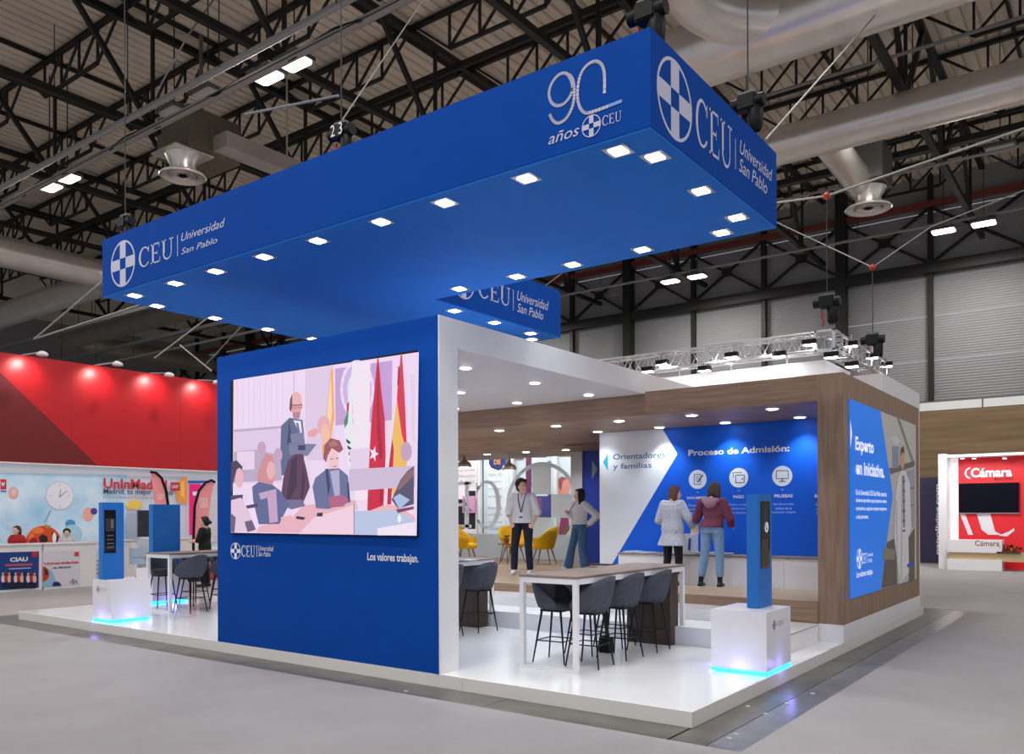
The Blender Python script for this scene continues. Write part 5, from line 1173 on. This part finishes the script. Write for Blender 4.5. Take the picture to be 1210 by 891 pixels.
def person(label, loc, rz, H, J, spec):
    """J: joints in a frame of a 1.70 m figure facing +y; spec: clothes"""
    t = thing('person', label, 'person', loc, radians(rz)); t.scale = (H / 1.7,) * 3
    t0 = t.location.copy(); f = spec
    D = dict(pel=(0, 0, .95), hipL=(-.095, 0, .92), hipR=(.095, 0, .92), kneL=(-.11, .02, .5), kneR=(.11, .02, .5), ankL=(-.12, -.02, .09), ankR=(.12, -.02, .09),
             che=(0, 0, 1.25), shL=(-.17, 0, 1.4), shR=(.17, 0, 1.4), elL=(-.24, -.02, 1.14), elR=(.24, -.02, 1.14), wrL=(-.25, .05, .9), wrR=(.25, .05, .9), neck=(0, -.01, 1.46), head=(0, .02, 1.585), hd=(0, .0, 0))
    D.update(J); V = {k: Vector(v) for k, v in D.items()}; hy = radians(f.get('turn', 0)); 
    wd = f.get('wide', 1.0)
    def hp(x, y, z):  # head-local point
        return V['head'] + Vector((x * cos(hy) - y * sin(hy), x * sin(hy) + y * cos(hy), z))
    b = MB()
    lean = V['che'] - V['pel']
    def tor(g, zmul=0):
        R = []
        for zf, rx, ry in ((-.06, .15, .105), (.04, .16, .115), (.22, .135, .1), (.45, .155, .115), (.57, .13, .095)):
            c = V['pel'] + Vector((lean.x * zf / .3 * .3 if False else lean.x * min(1, max(0, zf / .3)), lean.y * min(1, max(0, zf / .3)), zf * .8)); R.append((c.x, c.y, c.z, (rx + g) * wd, ry + g))
        return R
    loft(b, tor(0)); b.capsule(V['shL'], V['shR'], .065, .065); b.capsule(V['che'] + Vector((0, 0, .12)), V['neck'], .09, .055); b.capsule(V['neck'], hp(0, -.01, -.06), .052, .05)
    b.ball(hp(0, -.01, .03), .098, 16, 12, (.82, .98, 1.12)); b.ball(hp(0, .02, -.035), .07, 14, 10, (.84, .98, 1.15)); b.ball(hp(0, .05, -.085), .03, 10, 8, (1, .8, .8))
    b.capsule(hp(0, .085, .005), hp(0, .108, -.025), .011, .015, 8); b.capsule(hp(-.02, .078, -.06), hp(.02, .078, -.06), .008, .008, 6)
    for s_ in (-1, 1): b.ball(hp(s_ * .083, -.01, -.005), .026, 8, 8, (.4, .8, 1.2)); b.ball(hp(s_ * .03, .075, .02), .014, 8, 6, (1.2, .7, .5))
    for s_ in 'LR':
        b.capsule(V['sh' + s_], V['el' + s_], .052, .04); b.capsule(V['el' + s_], V['wr' + s_], .038, .026)
        dv = (V['wr' + s_] - V['el' + s_]); hand(b, V['wr' + s_], f.get('hand' + s_, dv), f.get('curl' + s_, (0, 1, 0)), 1 if s_ == 'L' else -1)
        b.capsule(V['hip' + s_], V['kne' + s_], .085, .058); b.capsule(V['kne' + s_], V['ank' + s_], .055, .036); b.capsule(V['ank' + s_] + Vector((0, -.02, -.04)), V['ank' + s_] + Vector((0, .13, -.06)), .034, .028)
    bake(b, .009, 'body', f.get('skin', skin), t, 3)
    # eyes
    for s_ in (-1, 1): MB().ball(hp(s_ * .03, .088, .012), .008, 8, 6).build('eye', ink(30, 24, 22), None).parent = t
    # trousers
    b = MB(); g = f.get('tg', .016); loft(b, [r for r in tor(.014)][:2] + [(V['pel'].x, V['pel'].y, V['pel'].z + .09, .15, .115)]); cuff = f.get('cuff', 1.0); fl = f.get('flare', .055)
    for s_ in 'LR':
        k, a = V['kne' + s_], V['ank' + s_]; e = k + (a - k) * cuff
        b.capsule(V['hip' + s_], k, .085 + g, f.get('kg', .066) + g * .3); b.tube([k, e], [f.get('kg', .066) + g * .3, fl], 16)
        b.ball(V['hip' + s_] + Vector((0, -.035, 0)), .085, 12, 8)
    bake(b, .011, 'trousers', f['trousers'], t, 3)
    # top
    b = MB(); hem = f.get('hem', -.05); tg = f.get('topg', .02); R = tor(tg); R0 = R[0]
    R = [(R0[0], R0[1], V['pel'].z + hem, (.155 + tg + f.get('hemw', 0)) * wd, .115 + tg + f.get('hemw', 0) * .6)] + [r for r in R if r[2] > V['pel'].z + hem + .03]; loft(b, R)
    b.capsule(V['shL'], V['shR'], .052 + tg * .6, .052 + tg * .6); b.capsule(V['che'] + Vector((0, 0, .08)), V['neck'] + Vector((0, 0, -.06)), .12, .07)
    sl = f.get('sleeve', 1.0)
    for s_ in 'LR':
        s0, e0, w0 = V['sh' + s_], V['el' + s_], V['wr' + s_]; sg = f.get('sg', .016); b.capsule(s0, e0, .054 + sg, .046 + sg)
        if sl > 0: b.tube([e0, e0 + (w0 - e0) * sl], [.044 + sg, .034 + sg], 14); b.ball(e0, .045 + sg)
    bake(b, .011, f.get('topname', 'shirt'), f['top'], t, 3)
    # shoes
    for s_ in 'LR':
        a = V['ank' + s_]; yw = f.get('foot' + s_, 0); dx, dy = sin(radians(yw)), cos(radians(yw)); b = MB()
        zt = max(.0, a.z - .09)
        b.capsule(Vector((a.x - dx * .03, a.y - dy * .03, zt + .045)), Vector((a.x + dx * .15, a.y + dy * .15, zt + .036)), .046, .038); b.capsule(Vector((a.x, a.y, zt + .05)), Vector((a.x, a.y, zt + f.get('shoeh', .08))), .044, .042)
        o = bake(b, .01, 'shoe', f['shoes'], t, 2)
        for v_ in o.data.vertices: v_.co.z = max(v_.co.z, zt + .002)
        if 'sole' in f: MB().prism([(a.x + dx * .05 + .05 * cos(k * pi / 8) * (1) + 0, a.y + dy * .05 + .13 * sin(k * pi / 8)) for k in range(16)], zt + .001, zt + .022).build('sole', f['sole'], None).parent = t
        if 'sock' in f: MB().tube([(a.x, a.y, zt + .08), tuple(a + (V['kne' + s_] - a) * .28)], [.04, .045], 12).build('sock', f['sock'], None).parent = t
    # hair
    b = MB(); hs = f.get('hair_style', 'short')
    b.ball(hp(0, -.035, .055), .104, 16, 12, (.92, .95, 1.0)); b.ball(hp(0, -.06, 0), .09, 14, 10, (.95, .8, 1.1)); b.ball(hp(0, .03, .115), .05, 12, 8, (1.3, .8, .6))
    for s_ in (-1, 1): b.capsule(hp(s_ * .07, -.01, .06), hp(s_ * .08, -.03, -.0), .03, .02)
    if hs == 'long':
        for s_ in (-1, 0, 1): b.capsule(hp(s_ * .06, -.06, .02), hp(s_ * .075, -.09, -.24), .05, .035)
        for s_ in (-1, 1): b.capsule(hp(s_ * .075, .0, .03), hp(s_ * .09, -.02, -.2), .028, .028)
    if hs == 'bob':
        for s_ in (-1, 0, 1): b.capsule(hp(s_ * .06, -.055, .02), hp(s_ * .065, -.06, -.075), .055, .045)
    if hs == 'bushy':
        b.ball(hp(0, -.045, .06), .112, 14, 10)
        for k in range(10): b.ball(hp(.08 * cos(k * .63), -.04 + .08 * sin(k * .63), .095 + .02 * sin(k * 2)), .03)
    if hs == 'bun': b.ball(hp(0, -.15, .0), .045)
    bake(b, .009, 'hair', f['hair'], t, 2)
    return t, V, hp

navy = mat('navy_cloth', (24, 28, 52), .85); shirt_w = mat('white_shirt', (232, 234, 240), .8, noise=.04, scale=12); denim = mat('blue_denim', (74, 108, 150), .85, noise=.15, scale=25); denim_l = mat('light_denim', (118, 150, 186), .85, noise=.12, scale=25)
tweed = mat('grey_tweed', (176, 178, 188), .9, noise=.25, scale=45); maroon = mat('maroon_hoodie', (112, 52, 74), .9, noise=.12, scale=20); blackc = mat('black_cloth', (20, 20, 24), .9)
hair_b = mat('black_hair', (22, 18, 20), .6); hair_br = mat('brown_hair', (70, 50, 38), .7, noise=.2, scale=40); hair_au = mat('auburn_hair', (92, 58, 44), .7, noise=.2, scale=40); lany = ink(40, 60, 130)

# young man in a white shirt, hands in pockets, looking right
t, V, hp = person('young man in a white shirt with a lanyard, hands in his pockets', (-6.2, 6.22, ZD), 205, 1.74,
    dict(elL=(-.27, -.04, 1.13), elR=(.27, -.04, 1.13), wrL=(-.2, .07, .93), wrR=(.2, .07, .93), ankL=(-.13, -.02, .09), ankR=(.15, .06, .09), kneL=(-.11, .03, .5), kneR=(.14, .06, .5)),
    dict(trousers=navy, top=shirt_w, shoes=ink(232, 232, 234), hair=hair_b, turn=50, sleeve=.35, hem=-.02, hemw=.02, hair_style='bushy', flare=.062, topg=.03, sg=.025))
for s_ in (-1, 1): MB().tube([(s_ * .07, .06, 1.47), (s_ * .055, .14, 1.35), (0.0, .165, 1.12)], .009, 6).build('lanyard', lany, None).parent = t
MB().box(-.045, .045, .168, .174, .99, 1.12).build('name_badge', ink(236, 238, 240), None).parent = t; MB().box(-.03, .03, .1745, .1755, 1.02, 1.05).build('badge_print', lany, None).parent = t
# young woman, long dark hair, jeans, facing left
t, V, hp = person('young woman with long dark hair, white sweatshirt and flared jeans', (-5.66, 7.35, ZD), 160, 1.57,
    dict(pel=(.02, 0, .95), che=(-.02, 0, 1.25), neck=(-.02, -.01, 1.46), head=(.0, .02, 1.585), elR=(.27, -.0, 1.17), wrR=(.12, .2, 1.23), elL=(-.42, -.12, 1.17), wrL=(-.2, -.06, .98), kneR=(.2, .06, .5), ankR=(.34, .05, .09), kneL=(-.1, .03, .5), ankL=(-.15, -.02, .09)),
    dict(trousers=denim, top=shirt_w, shoes=ink(232, 232, 234), hair=hair_b, turn=-38, sleeve=.9, hem=.04, hemw=.015, hair_style='long', flare=.1, kg=.075, topg=.03, sg=.028, topname='sweatshirt', curlL=(1, 0, 0)))
MB().tube([(.02, .1, 1.44), (.07, .17, 1.33), (.12, .2, 1.22)], .009, 6).build('lanyard', lany, None).parent = t
# woman in a grey tweed coat seen from behind
t, V, hp = person('woman in a grey tweed coat and black trousers seen from behind', (-2.86, 5.58, ZD), -8, 1.53,
    dict(elL=(-.27, -.02, 1.12), wrL=(-.16, .17, 1.05), elR=(.29, .05, 1.15), wrR=(.24, .26, 1.02), kneL=(-.1, 0, .5), ankL=(-.12, -.06, .09), kneR=(.11, .02, .5), ankR=(.13, .0, .09), head=(.03, .05, 1.575)),
    dict(trousers=blackc, top=tweed, shoes=ink(24, 22, 24), hair=hair_au, turn=-25, sleeve=.92, hem=-.26, hemw=.075, hair_style='bob', flare=.058, cuff=.72, topg=.035, sg=.03, topname='coat', wide=1.1, footR=-60, shoeh=.05))
# woman in maroon hoodie
t, V, hp = person('woman in a maroon hoodie and light jeans seen from behind', (-2.2, 5.56, ZD), 6, 1.56,
    dict(pel=(-.03, 0, .95), elL=(-.3, .1, 1.12), wrL=(-.3, .3, 1.22), elR=(.28, .05, 1.14), wrR=(.25, .24, 1.02), kneL=(-.13, 0, .5), ankL=(-.19, -.03, .09), kneR=(.12, .01, .5), ankR=(.13, -.02, .09), che=(.03, .03, 1.25), head=(.04, .05, 1.585)),
    dict(trousers=denim_l, top=maroon, shoes=ink(28, 28, 32), sole=ink(226, 226, 228), sock=blackc, hair=hair_br, turn=-5, sleeve=.95, hem=.05, hemw=.03, hair_style='bob', flare=.06, cuff=.78, topg=.03, sg=.028, topname='hoodie', handL=(0, .2, 1), curlL=(.3, -1, .2)))
o = MB(); o.capsule((-.1, -.09, 1.43), (.1, -.09, 1.43), .05, .05); o.ball((0, -.12, 1.38), .08, 12, 8, (1.3, .7, 1)); bake(o, .012, 'hood', mat('mauve_lining', (150, 112, 130), .9), t)
# staff at the left
person('woman in black reading behind the left bar table', (-15.0, 5.35, .02), 120, 1.66,
    dict(elL=(-.26, .05, 1.14), wrL=(-.12, .27, 1.12), elR=(.26, .05, 1.14), wrR=(.12, .27, 1.12)), dict(trousers=blackc, top=blackc, shoes=ink(24, 22, 24), hair=hair_b, turn=10, sleeve=0, hem=-.1, hemw=.03, hair_style='bun', topg=.03))
pp = on(20, 628, x=-18.9)
person('person in a red top bending behind the left white desk', (-18.9, pp.y, 0.02), 200, 1.45, dict(), dict(trousers=blackc, top=mat('red_top', (176, 26, 36), .85), shoes=ink(24, 22, 24), hair=hair_br, turn=0, hair_style='bob', topg=.05, wide=1.5, sleeve=.9))
pp = on(79, 628, x=-18.9)
person('person with dark hair sitting low behind the left white desk', (-18.9, pp.y, 0.02), 240, 1.36, dict(), dict(trousers=blackc, top=mat('pale_top', (206, 200, 206), .85), shoes=ink(24, 22, 24), hair=hair_b, turn=0, hair_style='bushy', topg=.03))
